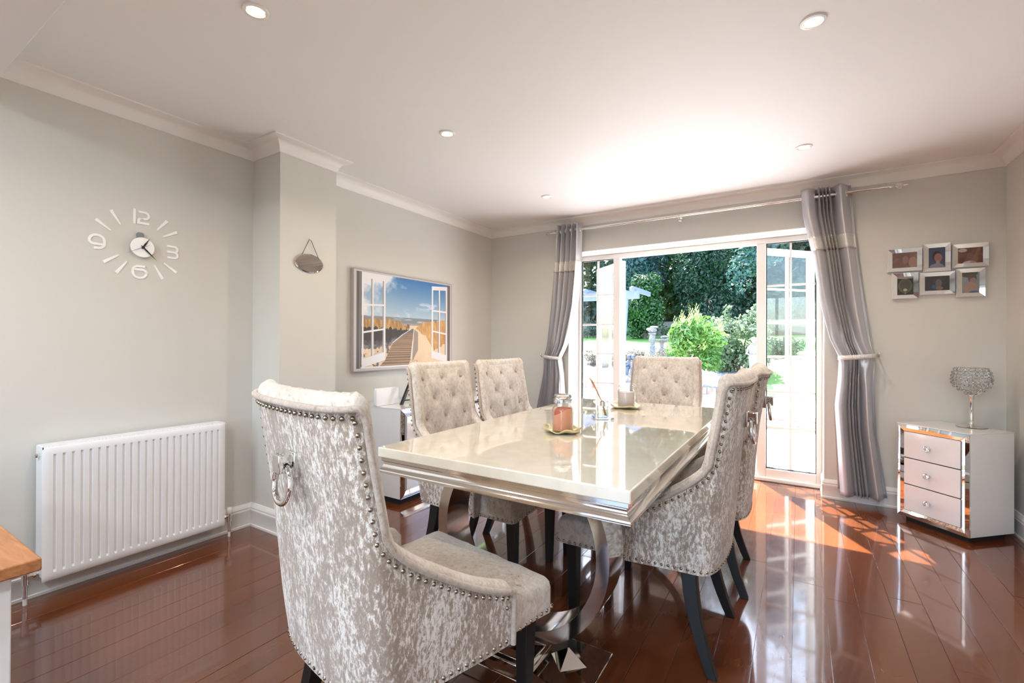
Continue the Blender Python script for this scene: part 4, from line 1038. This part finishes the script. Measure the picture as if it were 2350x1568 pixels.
for k in range(3):
    za = zb + .042 + k * hz_ + .003; zb2 = za + hz_ - .006
    d_ = MB().box((.046, -.011, za), (wd - .046, -.001, zb2)).build('drawer', 'drawer_white', cb, bevel=.0015)
    mb = MB(); mb.lathe([(.006, 0), (.006, .011), (.011, .014), (.0185, .023), (.016, .031), (.008, .035), (.0005, .0352)], 10, (wd / 2 + .01, 0, (za + zb2) / 2), 'Y')
    mb.v = [(x, -y - .001, z) for x, y, z in mb.v]; mb.build('drawer_knob', 'crystal', d_, smooth=0)
    mb = MB(); mb.lathe([(.009, 0), (.009, .004), (.005, .005)], 14, (wd / 2 + .01, 0, (za + zb2) / 2), 'Y'); mb.v = [(x, -y - .001, z) for x, y, z in mb.v]; mb.build('knob_base', 'chrome', d_)
# crystal goblet
gb = empty('tealight_goblet', (.940, 4.062, .6505), label='crystal bead goblet candle holder on a chrome stem, standing on the small chest', cat='candle holder')
MB().lathe([(.0005, .0), (.052, .0), (.054, .002), (.050, .006), (.02, .009), (.008, .014), (.007, .03), (.0085, .034), (.0065, .04), (.0065, .135), (.009, .140), (.009, .150), (.012, .156), (.014, .160)], 28).build('stem', 'chrome', gb, smooth=50)
bd = MB(); 
for r_i in range(8):
    t_ = r_i / 7; z = .168 + t_ * .115; r = interp(t_, [0, .12, .3, .5, .75, 1], [.018, .040, .058, .065, .063, .055]); nb_ = max(6, int(2 * pi * r / .0175))
    for k in range(nb_):
        a = 2 * pi * (k + .5 * (r_i % 2)) / nb_; bd.sphere((r * cos(a), r * sin(a), z), .0085, 7, 5)
tag(bd.build('crystal_beads', 'crystal', gb, smooth=0), kind='stuff')
wr = MB()
for r_i in range(9):
    t_ = (r_i - .5) / 7; z = .168 + t_ * .115; tt = min(1, max(0, t_)); r = interp(tt, [0, .12, .3, .5, .75, 1], [.018, .040, .058, .065, .063, .055]) + .001; wr.torus((0, 0, z), r, .0013, 32, 5, (0, 0, 1))
for k in range(16):
    a = 2 * pi * k / 16; wr.tube([((interp(t_, [0, .12, .3, .5, .75, 1], [.018, .040, .058, .065, .063, .055]) + .001) * cos(a), (interp(t_, [0, .12, .3, .5, .75, 1], [.018, .040, .058, .065, .063, .055]) + .001) * sin(a), .163 + t_ * .125) for t_ in [i / 10 for i in range(11)]], .0012, 5)
wr.build('wire_bowl', 'chrome', gb, smooth=60); gb.scale = (1.42, 1.42, 1.30)

# ------------------------------------------------------------------ white mirrored sideboard under the picture
sb = empty('sideboard', (-2.93, 2.40, 0), label='white gloss sideboard with mirrored edging below the beach canvas', cat='sideboard')
sw, sd, st, s0 = 1.40, .505, .70, .045      # local y along the wall, x out of it
MB().box((0, 0, s0), (sd - .012, sw, st - .006)).build('body', 'gloss_white', sb, bevel=.002)
MB().box((-.0, -.002, st - .006), (sd, sw + .002, st)).build('top', 'gloss_white', sb, bevel=.0015)
MB().box((.04, .03, 0), (sd - .04, sw - .03, s0)).build('plinth', 'void', sb)
def edging(y0_, y1_, z0_, z1_, x_, w1):
    mb = MB()
    for (ya, yb, wA, xa, xb2) in ((y0_, y1_, w1, x_ - .006, x_), ):
        for (off, A1, B1) in ((0, x_ - .008, x_), (w1, x_, x_ - .009)):
            a0, a1, c0, c1 = y0_ + off, y1_ - off, z0_ + off, z1_ - off; o4 = [(a0, c0), (a1, c0), (a1, c1), (a0, c1)]; i4 = [(a0 + w1, c0 + w1), (a1 - w1, c0 + w1), (a1 - w1, c1 - w1), (a0 + w1, c1 - w1)]
            for i in range(4):
                j = (i + 1) % 4; mb.add([(A1, *o4[i]), (A1, *o4[j]), (B1, *i4[j]), (B1, *i4[i]), (x_ - .014, *o4[i]), (x_ - .014, *o4[j]), (x_ - .014, *i4[j]), (x_ - .014, *i4[i])], [(0, 1, 2, 3), (0, 4, 5, 1), (2, 6, 7, 3), (4, 7, 6, 5)])
    return mb
edging(0, sw, s0, st - .007, sd, .026).build('mirror_edging', 'mirror', sb, smooth=0)
for k in range(3):
    a = .055 + k * (sw - .11) / 3 + .003; b = .055 + (k + 1) * (sw - .11) / 3 - .003
    d_ = MB().box((sd - .012, a, s0 + .055), (sd - .003, b, st - .062)).build('door', 'drawer_white', sb, bevel=.0015)
    mb = MB(); mb.lathe([(.006, 0), (.013, .012), (.011, .02), (.0005, .024)], 10, (0, 0, 0), 'X'); mb.build('door_knob', 'crystal', d_, smooth=0, loc=(sd - .003, b - .04, .4))
# things on the sideboard
mb = MB(); r = .022; Wp, Hp = .232, .134
pts = []
for (cx, cz_, a0) in ((Wp / 2 - r, Hp - r, 0), (-Wp / 2 + r, Hp - r, 90), (-Wp / 2 + r * .6, r * .6, 180), (Wp / 2 - r * .6, r * .6, 270)):
    rr = r if a0 < 180 else r * .6
    for k in range(6): a = radians(a0 + 18 * k); pts.append((cx + rr * cos(a), cz_ + rr * sin(a)))
mb.prism(pts, .030, (0, 0, 0), (0, 1, 0), (0, 0, 1)); o = mb.build('router', 'white_plastic', None, bevel=.003, loc=(-2.70, 2.50, .7005), smooth=40); tag(o, 'white upright box with rounded corners at the near end of the sideboard', 'box')
es = empty('picture_easel', (-2.60, 2.59, .7005), label='black sloping picture stand on the sideboard behind the nearer button-backed chair', cat='stand')
mb = MB(); mb.hexa([(-.01, -.03, 0), (.01, -.03, 0), (.01, -.008, 0), (-.01, -.008, 0)], [(-.01, .085, .205), (.01, .085, .205), (.01, .107, .205), (-.01, .107, .205)]); mb.build('strut', 'black', es)
MB().box((-.01, .0, .025), (.01, .19, .033)).build('crossbar', 'black', es)
mb = MB(); mb.box((-.006, .095, .02), (.006, .30, .25)); mb.build('back_board', 'black', es, bevel=.002)
o = empty('small_frame', (-2.62, 3.63, .7005), label='small white picture frame on the sideboard, seen between two chairs', cat='photo frame')
for (a, b, c, d) in ((-.07, -.055, .0, .15), (.055, .07, 0, .15), (-.055, .055, 0, .018), (-.055, .055, .132, .15)): MB().box((0, a, c), (.012, b, d)).build('frame_rail', 'white_plastic', o)
MB().box((.002, -.055, .018), (.006, .055, .132)).build('picture_card', 'pink_sheet', o)
o = empty('ornament_box', (-2.53, 3.56, .7005), label='little white box with dark square cut-outs on the sideboard, in front of the small frame', cat='ornament')
MB().box((-.04, -.06, 0), (.03, .06, .055)).build('box_body', 'white_plastic', o, bevel=.003)
for y, z in ((-.035, .036), (-.035, .014), (.0, .036), (.0, .014), (.035, .036), (.035, .014)): MB().box((.028, y - .009, z - .006), (.032, y + .009, z + .006)).build('cut_out', 'darkbit', o)
o = empty('tall_tin', (-2.62, 3.33, .7005), label='tall slim pink patterned tin standing before the lower right corner of the beach canvas', cat='tin')
MB().lathe([(.027, 0), (.028, .003), (.028, .275)], 20).build('tin_body', 'pink', o, smooth=40); MB().lathe([(.029, .275), (.029, .295), (.026, .30), (.0005, .30)], 20).build('lid', 'pink', o, smooth=40)

# ------------------------------------------------------------------ peninsula corner, bottom left
pn = empty('breakfast_bar', (-1.276, .287, 0), label='end of a white cupboard with an oak top, in the lower left corner', cat='cupboard')
MB().box((-1.3, -1.2, .725), (0, 0, .75)).build('worktop', 'oak', pn, bevel=.003)
MB().box((-1.27, -1.17, 0), (-.035, -.035, .725)).build('cupboard_body', 'white_paint', pn, bevel=.003)

# ------------------------------------------------------------------ ceiling spotlights
M['lamp_on'] = (lambda t: (t.set(Base_Color=(1, .9, .75, 1), Emission_Color=(1, .74, .42, 1), Emission_Strength=2.6), t.m)[1])(NT('lit_lamp'))
SP = [(-1.74, .961, 'lit recessed ceiling spotlight nearest the beam, upper left of the picture'), (-1.784, 2.128, 'lit recessed ceiling spotlight above the chimney breast side of the table'),
      (-1.826, 3.492, 'lit recessed ceiling spotlight close to the left curtain'), (.046, 2.126, 'lit recessed ceiling spotlight upper right, over the open floor'), (.027, 3.457, 'lit recessed ceiling spotlight close to the right curtain')]
sp0 = None
for x, y, lab in SP:
    if sp0 is None:
        sp0 = empty('ceiling_spotlight'); o = sp0
        MB().lathe([(.046, 0), (.046, -.003), (.044, -.006), (.036, -.0065), (.034, -.003), (.034, .0)], 40).build('rim', 'white_plastic', o, smooth=40)
        MB().torus((0, 0, -.0055), .0345, .0015, 40, 6, (0, 0, 1)).build('inner_ring', 'chrome', o, smooth=80)
        MB().lathe([(.0005, -.002), (.027, -.002), (.031, -.0035), (.031, 0)], 32).build('bulb', 'lamp_on', o, smooth=30)
    else: o = copy_tree(sp0)
    o.location = (x, y, H); tag(o, lab, 'ceiling light', 'recessed ceiling spotlights')
    area('spot_light', (x, y, H - .008), .05, 5, (1, .80, .58), spread=150)

# ------------------------------------------------------------------ kitchen behind the camera (seen in mirrors only)
kt = MB(); kt.box((-2.95, YF + .02, 1.45), (-2.35, YF + .36, 2.2)); kt.box((.55, YF + .02, 1.45), (1.1, YF + .36, 2.2)); kt.box((-3.0, YF + .02, 0), (1.14, YF + .02 + .02, .38))
struct(kt, 'kitchen_wall_units', 'brown_unit', bevel=.004)

# ------------------------------------------------------------------ garden
def ground_z(y): return interp(y, [0, 12.7, 14.5, 16.5, 18, 26, 34, 70], [-.12, -.12, .40, .72, .93, 1.56, 2.2, 20])
def gstrip(name, mat, y0_, y1_, x0_, x1_, ny_=8, nx=24, rough=.0, lift=0):
    mb = MB(); mb.grid(nx, ny_, lambda a, b: (x0_ + (x1_ - x0_) * a, y0_ + (y1_ - y0_) * b, ground_z(y0_ + (y1_ - y0_) * b) + lift + rough * (rng.rand() - .5)))
    return tag(mb.build(name, mat, smooth=70), kind='structure')
# paving: slabs as parts of the patio
pt = MB().box((-16, D + .335, -.5), (12, 12.9, -.135)).build('patio', 'paving'); tag(pt, kind='structure')
slab = MB().box((-.298, -.298, -.03), (.298, .298, 0)).mesh('paving_slab', 'paving', 0)
for i in range(-9, 7):
    for j in range(14):
        o = bpy.data.objects.new('paving_slab', slab); COL.objects.link(o); o.parent = pt; o.location = (i * .605 + .1, D + .65 + j * .605, -.12 + random.uniform(-.002, .002)); 
gstrip('ground_gravel', 'gravel', 12.75, 14.6, -16, -1.0, 8, 60, .03)
gstrip('ground_bed', 'soil', 14.5, 18, -16, -1.0, 10, 60, .08)
gstrip('lawn_near', 'lawn', 12.75, 15.0, -1.0, 12, 8, 30)
gstrip('ground_bed_right', 'soil', 15.0, 16.6, -1.0, 12, 6, 40, .06)
gstrip('lawn', 'lawn', 16.6, 26.5, -1.0, 14, 8, 30); gstrip('lawn_left', 'lawn', 18.0, 26.5, -18, -1.0, 8, 30)
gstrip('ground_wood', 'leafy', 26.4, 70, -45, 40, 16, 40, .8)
# brick edging of the gravel bed and the low brick wall by the patio's right
be = empty('brick_edging', (-4.1, 12.7, -.12), label='low brick edging between the patio and the pale gravel', cat='edging')
bm_ = MB().box((-.105, -.05, 0), (.105, .05, .17)).mesh('brick', 'brick', 0)
for k in range(-14, 14):
    o = bpy.data.objects.new('brick', bm_); COL.objects.link(o); o.parent = be; o.location = (k * .222, random.uniform(-.008, .008), random.uniform(-.006, .006))
bw_ = empty('low_brick_wall', (.6, 8.1, -.12), label='low red brick planter wall on the patio, seen through the right side pane', cat='wall')
bm2 = MB().box((-.105, -.05, 0), (.105, .05, .065)).mesh('brick', simple('red_brick', (.50, .24, .17, 1), .9, bump=.3, var=.25), 0)
for r_i in range(3):
    for k in range(-6, 8): o = bpy.data.objects.new('brick', bm2); COL.objects.link(o); o.parent = bw_; o.location = (k * .222 + .11 * (r_i % 2), random.uniform(-.004, .004), r_i * .076)

def leaves(mb_v, centres, normals, size, asp, droop=0.0, fold=.25):
    n_ = len(centres); a = rng.rand(n_) * 2 * pi
    t1 = np.cross(normals, rng.randn(n_, 3)); t1 /= np.linalg.norm(t1, axis=1)[:, None] + 1e-9
    t1[:, 2] -= droop; t1 /= np.linalg.norm(t1, axis=1)[:, None] + 1e-9
    t2 = np.cross(normals, t1); t2 /= np.linalg.norm(t2, axis=1)[:, None] + 1e-9
    s_ = size * (.7 + .6 * rng.rand(n_))[:, None]
    A = centres - t1 * s_ * .5; C_ = centres + t1 * s_ * .5; B = centres + t2 * s_ * asp * .5 + normals * s_ * fold * asp; D_ = centres - t2 * s_ * asp * .5 + normals * s_ * fold * asp
    return np.stack([A, B, C_, D_], 1).reshape(-1, 3)
def leaf_mesh(name, V, mat):
    n_ = len(V) // 4; me = bpy.data.meshes.new(name); me.vertices.add(len(V)); me.vertices.foreach_set('co', V.astype(np.float32).ravel())
    idx = np.arange(n_)[:, None] * 4 + np.array([0, 1, 2, 0, 2, 3])[None]; me.loops.add(n_ * 6); me.loops.foreach_set('vertex_index', idx.astype(np.int32).ravel())
    me.polygons.add(n_ * 2); me.polygons.foreach_set('loop_start', np.arange(n_ * 2, dtype=np.int32) * 3)
    me.materials.append(M[mat] if isinstance(mat, str) else mat); me.update(); me.validate(); return me
def clump(ell, n_, size, asp=.5, droop=0, shell_=.55, up_=.3):
    """ell: list of (cx,cy,cz,rx,ry,rz)"""
    E_ = np.array(ell, float); vol = (E_[:, 3] * E_[:, 4] * E_[:, 5]) ** (2 / 3); pick = rng.choice(len(E_), n_, p=vol / vol.sum())
    d = rng.randn(n_, 3); d /= np.linalg.norm(d, axis=1)[:, None]; r = (shell_ + (1.05 - shell_) * rng.rand(n_) ** .5)[:, None]
    c = E_[pick, :3] + d * E_[pick, 3:] * r; nn = d + rng.randn(n_, 3) * .45; nn[:, 2] += up_; nn /= np.linalg.norm(nn, axis=1)[:, None]
    return leaves(None, c, nn, size, asp, droop)
def plant(name, label, cat, loc, ell, n_, size, mat, asp=.5, droop=0, trunk=None, group=None, extra=None):
    root = empty(name, loc, label=label, cat=cat, group=group)
    o = bpy.data.objects.new('foliage', leaf_mesh('foliage', clump(ell, n_, size, asp, droop), mat)); COL.objects.link(o); o.parent = root; tag(o, kind='stuff')
    if extra is not None:
        o = bpy.data.objects.new('young_shoots', leaf_mesh('young_shoots', extra[0], extra[1])); COL.objects.link(o); o.parent = root; tag(o, kind='stuff')
    tb_ = MB()
    for (pts, r0, r1) in (trunk or [([(0, 0, -.2), (0, 0, .6)], .06, .03)]): tb_.tube(pts, [r0 + (r1 - r0) * i / (len(pts) - 1) for i in range(len(pts))], 8)
    tb_.build('trunk', 'bark', root, smooth=60); return root
def tips(spots, hgt=.35, nl=16, size=.11):
    V = []
    for (x, y, z) in spots:
        for k in range(nl):
            t_ = k / nl; a = k * 2.4; c = np.array([[x + .02 * cos(a), y + .02 * sin(a), z + hgt * t_]]); n_ = np.array([[cos(a) * .8, sin(a) * .8, .5]]); n_ /= np.linalg.norm(n_)
            d = np.array([[cos(a) * .5, sin(a) * .5, .85]]); t2 = np.cross(n_, d); t2 /= np.linalg.norm(t2); s__ = size * (1 - .5 * t_)
            A = c; C_ = c + d * s__; B = c + d * s__ * .5 + t2 * s__ * .17; D_ = c + d * s__ * .5 - t2 * s__ * .17; V.append(np.concatenate([A, B, C_, D_]))
    return np.concatenate(V)
# sunlit laurel
ell = []
for k in range(26):
    a = rng.rand() * 2 * pi; r = sqrt(rng.rand()) * .50; z = .25 + 1.5 * rng.rand(); w_ = interp(z, [.2, .9, 1.5, 2.0], [.45, .95, .8, .35]); ell.append((r * w_ * 1.15 * cos(a), r * w_ * sin(a), z + .1, .30, .30, .27))
spots = [(ell[i][0] + rng.uniform(-.2, .2), ell[i][1] - .1, ell[i][2] + .20) for i in range(26)] + [(-.40, 0, 1.75), (-.44, 0, 1.70), (-.02, 0, 1.85)]
tp = tips(spots, .32, 16, .13)
plant('laurel_bush', 'bright sunlit laurel bush beyond the patio, in the middle of the open doorway', 'bush', (-2.33, 13.2, -.10), ell, 3600, .15, 'leaf_bright', .36, 0, [([(0, 0, -.2), (.05, 0, .7), (.1, .05, 1.4)], .04, .015), ([(0, 0, 0), (-.25, 0, 1.3)], .03, .01)], None, (tp, 'leaf_tip'))
ell = [(rng.uniform(-.5, .5), rng.uniform(-.4, .4), rng.uniform(.1, 1.35), .32, .3, .25) for _ in range(24)] + [(.45, 0, 1.6, .25, .2, .22), (.2, 0, 1.5, .2, .2, .15), (-.15, 0, 1.45, .12, .1, .12), (-.3, 0, 1.65, .10, .1, .18), (-.28, 0, 1.85, .12, .1, .08), (.5, 0, 1.8, .2, .1, .12)]
plant('flowering_shrub', 'pale green shrub with long upright shoots beside the right door post', 'bush', (-1.45, 14.5, .38), ell, 3600, .12, 'leaf_grey', .62, .1, [([(0, 0, -.2), (-.2, 0, 1.1), (-.32, 0, 1.9)], .02, .008), ([(0, 0, 0), (.3, 0, 1.5)], .03, .01)])
def tree(label, x, y, top, rad, mat, n_, size, name='tree', asp=.5, droop=.3, low=1.5, group=None, slim=1.0):
    z = ground_z(y); ell = []
    for k in range(30):
        t_ = rng.rand(); zz = low + (top - low) * t_; w_ = rad * (1 - .55 * t_) * .75; a = rng.rand() * 2 * pi; r = sqrt(rng.rand()) * w_; ell.append((r * cos(a) * slim, r * sin(a), zz, rad * .42, rad * .40, (top - low) * .14 + .25))
    return plant(name, label, 'tree', (x, y, z), ell, n_, size, mat, asp, droop, [([(0, 0, -.3), (.1, 0, low), (0, .1, top * .7)], rad * .06 + .04, .03)], group)
tree('dark glossy evergreen shrub at the far edge of the lawn, behind the pergola post', -6.9, 24.2, 2.9, 1.25, 'leaf_gloss', 9000, .17, 'evergreen_shrub', .5, .1, .4)
tree('tall blue-green conifer filling the upper left of the doorway, above the pergola', -8.3, 28.5, 8.5, 2.1, 'leaf_blue', 10000, .24, 'tree', .35, .6, 2.2)
tree('broad drooping dark evergreen in the centre of the doorway, behind the fence', -4.6, 28.6, 6.2, 2.3, 'leaf_dark', 14000, .22, 'tree', .35, .7, .6)
tree('lighter woodland tree with a pale bare trunk, right of the drooping evergreen', -3.6, 34.0, 11.5, 2.2, 'leaf_mid', 7000, .3, 'tree', .6, .1, 4.5)
tree('grey-green leafy tree at the top right of the doorway', -1.5, 24.0, 8.0, 1.4, 'leaf_blue', 4200, .19, 'tree', .6, .1, 3.0)
bgx = [(-18, 32, 12, 3, 'leaf_dark'), (-14.5, 31, 12, 3, 'leaf_mid'), (-11.5, 32, 12, 3, 'leaf_dark'), (-9.2, 36, 13, 3, 'leaf_mid'), (-6.2, 37, 14, 3, 'leaf_dark'), (-1.8, 38, 14, 3, 'leaf_mid'), (-.6, 31, 10, 2.6, 'leaf_dark'), (1.8, 30, 11, 2.8, 'leaf_dark'), (2.2, 37, 13, 3, 'leaf_mid'), (5.5, 33, 12, 3, 'leaf_dark'), (9.5, 33, 12, 3, 'leaf_mid'), (-4.2, 40, 14, 3.2, 'leaf_dark')]
for (x, y, tp_, rd_, mt_) in bgx: tree('one of the tall dark woodland trees closing off the end of the garden', x, y, tp_, rd_, mt_, 6500, .42, 'woodland_tree', .55, .2, .5, 'woodland trees behind the fence')
for k, (x, y, s_, lab, mt_) in enumerate([(-5.3, 25.9, .9, 'low green shrub at the foot of the fence, right of the round evergreen', 'leaf_gloss'), (-2.0, 25.8, 1.1, 'low dark shrub by the fence behind the laurel', 'leaf_dark'), (-.4, 17.0, .8, 'dark low shrub in the bed across the right-hand lawn', 'leaf_gloss'), (-9.8, 25.5, 1.3, 'bushy shrub beyond the lawn seen through the left side pane', 'leaf_dark')]):
    plant('garden_shrub', lab, 'bush', (x, y, ground_z(y)), [(rng.uniform(-1, 1) * s_ * .8, rng.uniform(-.5, .5) * s_, .2 + .3 * s_ * rng.rand(), .4 * s_, .4 * s_, .3 * s_) for _ in range(8)], 1400, .12, mt_, .5)
# fence panels
fc = empty('garden_fence', (-3, 27, 1.45), label='weathered close-board wooden fence along the end of the garden', cat='fence')
pb = MB().box((-.085, -.012, 0), (.085, .012, .92)).mesh('fence_board', 'fence', 0)
for k in range(-62, 44):
    o = bpy.data.objects.new('fence_board', pb); COL.objects.link(o); o.parent = fc; o.location = (k * .168, .012 * (k % 2), 0)
for k in range(-5, 4): MB().box((k * 2.0 - .05, -.08, -.1), (k * 2.0 + .05, .0, 1.0)).build('fence_post', 'fence', fc)
MB().box((-10.5, -.03, .92), (7.4, .05, .96)).build('fence_cap', 'fence', fc); MB().box((-10.5, -.05, .55), (7.4, -.012, .63)).build('fence_rail', 'fence', fc)
# pergola
pg = empty('pergola', (-4.9, 11.5, -.12), label='pale blue-grey wooden pergola at the left of the garden view', cat='pergola')
MB().hexa([(.98, -.06, 0), (1.07, -.06, 0), (1.07, .04, 0), (.98, .04, 0)], [(1.12, -.06, 2.45), (1.22, -.06, 2.45), (1.22, .04, 2.45), (1.12, .04, 2.45)]).build('post', 'pergola', pg); MB().box((-1.9, -.06, 0), (-1.8, .04, 2.52)).build('post', 'pergola', pg)
mb = MB(); mb.hexa([(1.10, -.03, 1.95), (1.13, -.03, 1.88), (1.13, .01, 1.88), (1.10, .01, 1.95)], [(.80, -.03, 2.40), (.86, -.03, 2.40), (.86, .01, 2.40), (.80, .01, 2.40)]); mb.build('brace', 'pergola', pg)
MB().box((-2.2, -.07, 2.42), (1.50, .05, 2.62)).build('beam', 'pergola', pg)
for k in range(9):
    x = -2.0 + k * .42
    mb = MB(); P = [(-.35, 2.60), (1.4, 2.60), (1.4, 2.72), (-.20, 2.72), (-.35, 2.66)]; mb.prism([(a, b) for a, b in P], .05, (x, 0, 0), (0, 1, 0), (0, 0, 1)); mb.build('rafter', 'pergola', pg)
# statues and ornaments
def rockpile():
    for k in range(34):
        x, y = rng.uniform(-5.6, -3.3), rng.uniform(14.4, 17.2); s_ = rng.uniform(.10, .28); mb = MB(); mb.sphere((0, 0, 0), s_, 7, 5, (1.2, 1, .7)); mb.v = [(a * (1 + .18 * rng.randn() * .6), b * (1 + .1 * rng.randn()), c * (1 + .1 * rng.randn())) for a, b, c in mb.v]
        o = mb.build('rockery_stone', 'rock', None, smooth=0, loc=(x, y, ground_z(y) + .06), rot=(0, 0, rng.rand() * 6)); tag(o, 'one of the grey boulders heaped in the rockery left of the laurel', 'rock', 'rockery boulders')
rockpile()
for k, (x, y, lab) in enumerate([(-5.0, 14.9, 'dry brownish rockery plant behind the embracing children statue'), (-4.5, 15.2, 'dry tufted rockery plant in front of the stone bird pedestal'), (-3.9, 15.0, 'dry grey rockery plant beside the left edge of the laurel'), (-5.9, 14.9, 'grey rockery plant seen through the left side pane')]):
    plant('rockery_plant', lab, 'plant', (x, y, ground_z(y)), [(rng.uniform(-.3, .3), rng.uniform(-.2, .2), .12 + .2 * rng.rand(), .18, .18, .18) for _ in range(7)], 900, .09, 'leaf_dry', .25, -.4, [([(0, 0, -.1), (0, 0, .15)], .02, .01)])
cs = empty('stone_pedestal', (-4.27, 16.0, ground_z(16) + .06), label='pale carved stone pedestal topped by a stone bird in the rockery', cat='statue')
MB().lathe([(.20, -.05), (.19, .05), (.13, .10), (.10, .18), (.085, .30), (.10, .36), (.085, .42), (.085, .52), (.11, .56), (.12, .62), (.10, .68), (.09, .76), (.13, .80), (.13, .83)], 16).build('column', 'stone', cs, smooth=40)
mb = MB(); mb.sphere((0, 0, .93), .12, 12, 8, (1.3, .9, .8)); mb.sphere((.12, 0, 1.03), .06, 8, 6, (1.5, .8, .6)); mb.sphere((-.13, 0, .96), .07, 8, 6, (1.2, .8, .8)); mb.sphere((.02, 0, 1.03), .08, 8, 6, (1.4, .8, .6)); mb.build('bird', 'stone', cs, smooth=60)
bb = empty('bird_bath', (-4.10, 16.6, ground_z(16.6)), label='grey stone bird bath with a shallow bowl between the pedestal and the laurel', cat='bird bath')
MB().lathe([(.14, 0), (.12, .08), (.07, .14), (.055, .30), (.08, .42), (.09, .48)], 16).build('stem', 'stone', bb, smooth=40); MB().lathe([(.09, .48), (.22, .52), (.25, .56), (.25, .60), (.20, .58), (.0005, .56)], 24).build('bowl', 'stone', bb, smooth=40)
mb = MB(); mb.sphere((.1, 0, .66), .09, 10, 6, (1.6, 1, .6)); mb.build('fledgling', 'darkstone', bb, smooth=60)

def skinned(name, mat, parent, joints, bones, sub=2):
    me = bpy.data.meshes.new(name); me.from_pydata([j[:3] for j in joints], bones, []); o = bpy.data.objects.new(name, me); COL.objects.link(o); o.parent = parent
    sk = o.modifiers.new('skin', 'SKIN'); sk.use_smooth_shade = True
    me.skin_vertices.new() if not me.skin_vertices else None
    for i, j in enumerate(joints): r = j[3]; me.skin_vertices[0].data[i].radius = (r, r); me.skin_vertices[0].data[i].use_root = (i == 0)
    s_ = o.modifiers.new('sub', 'SUBSURF'); s_.levels = sub; s_.render_levels = sub; me.materials.append(M[mat]); return o
# robed lady statue
ls = empty('lady_statue', (-.92, 12.5, -.12), label='white draped lady statue by the right door post, in front of the pale shrub', cat='statue')
MB().box((-.16, -.16, 0), (.16, .16, .55)).build('plinth_block', 'stone', ls, bevel=.01)
prof = [(.125, .55), (.13, .58), (.105, .70), (.10, .82), (.115, .95), (.09, 1.06), (.10, 1.16), (.115, 1.22), (.07, 1.27), (.035, 1.29)]
mb = MB(); n = 24; V = []
for (r, z) in prof:
    for k in range(n): a = 2 * pi * k / n; rr = r * (1 + .10 * sin(6 * a + z * 4) * (1 if z < 1.1 else .3)); V.append((rr * cos(a) + .02 * sin(z * 3), rr * .8 * sin(a), z))
F = [(i * n + k, i * n + (k + 1) % n, (i + 1) * n + (k + 1) % n, (i + 1) * n + k) for i in range(len(prof) - 1) for k in range(n)] + [tuple(reversed(range(n))), tuple((len(prof) - 1) * n + k for k in range(n))]
mb.add(V, F); mb.build('robed_body', 'stone', ls, smooth=60)
mb = MB(); mb.sphere((.005, 0, 1.38), .062, 14, 10, (.9, 1, 1.15)); mb.sphere((.0, .03, 1.40), .06, 10, 8, (1.15, .9, 1.05)); mb.sphere((0, -.06, 1.37), .012, 6, 4); mb.build('head', 'stone', ls, smooth=60)
for sg in (-1, 1): MB().tube([(sg * .10, 0, 1.21), (sg * .15, -.03, 1.06), (sg * .04, -.12, 1.02)], [.035, .028, .022], 8).build('arm', 'stone', ls, smooth=60)
# two embracing children
ks = empty('children_statue', (-4.13, 13.2, .26), label='dark blue-grey statue of two small seated children hugging, left behind the far chair', cat='statue')
MB().box((-.22, -.15, -.32), (.22, .15, .16)).build('stone_seat', 'stone', ks, bevel=.01)
for sg in (-1, 1):
    x = sg * .085
    J = [(x, 0, .22, .07), (x * .9, -.01, .34, .065), (x * .75, -.01, .44, .035), (x + sg * .03, -.13, .20, .045), (x + sg * .03, -.17, .04, .03), (x + sg * .03, -.22, .0, .025), (x - sg * .03, -.14, .20, .045), (x - sg * .02, -.18, .04, .03), (x - sg * .02, -.23, 0, .025), (x + sg * .06, -.03, .36, .03), (x + sg * .07, -.09, .27, .025), (x - sg * .05, -.10, .30, .02)]
    B_2 = [(0, 1), (1, 2), (0, 3), (3, 4), (4, 5), (0, 6), (6, 7), (7, 8), (1, 9), (9, 10), (10, 11)]
    skinned('child_body', 'darkstone', ks, J, B_2)
    mb = MB(); mb.sphere((x * .72, -.02, .52), .062, 12, 9, (.95, 1, 1.05)); mb.sphere((x * .72, .01, .54), .062, 10, 8, (1.05, 1, 1)); mb.sphere((x * .72, -.08, .51), .012, 6, 4); mb.build('child_head', 'darkstone', ks, smooth=60)
# white planter on the right-hand patio edge
wp = empty('planter', (-.21, 12.4, -.12), label='low white planter at the edge of the right-hand lawn', cat='planter')
MB().lathe([(.22, 0), (.30, .30), (.33, .33), (.30, .34), (.26, .30), (.0005, .29)], 8).build('pot', 'white_paint', wp, smooth=20)
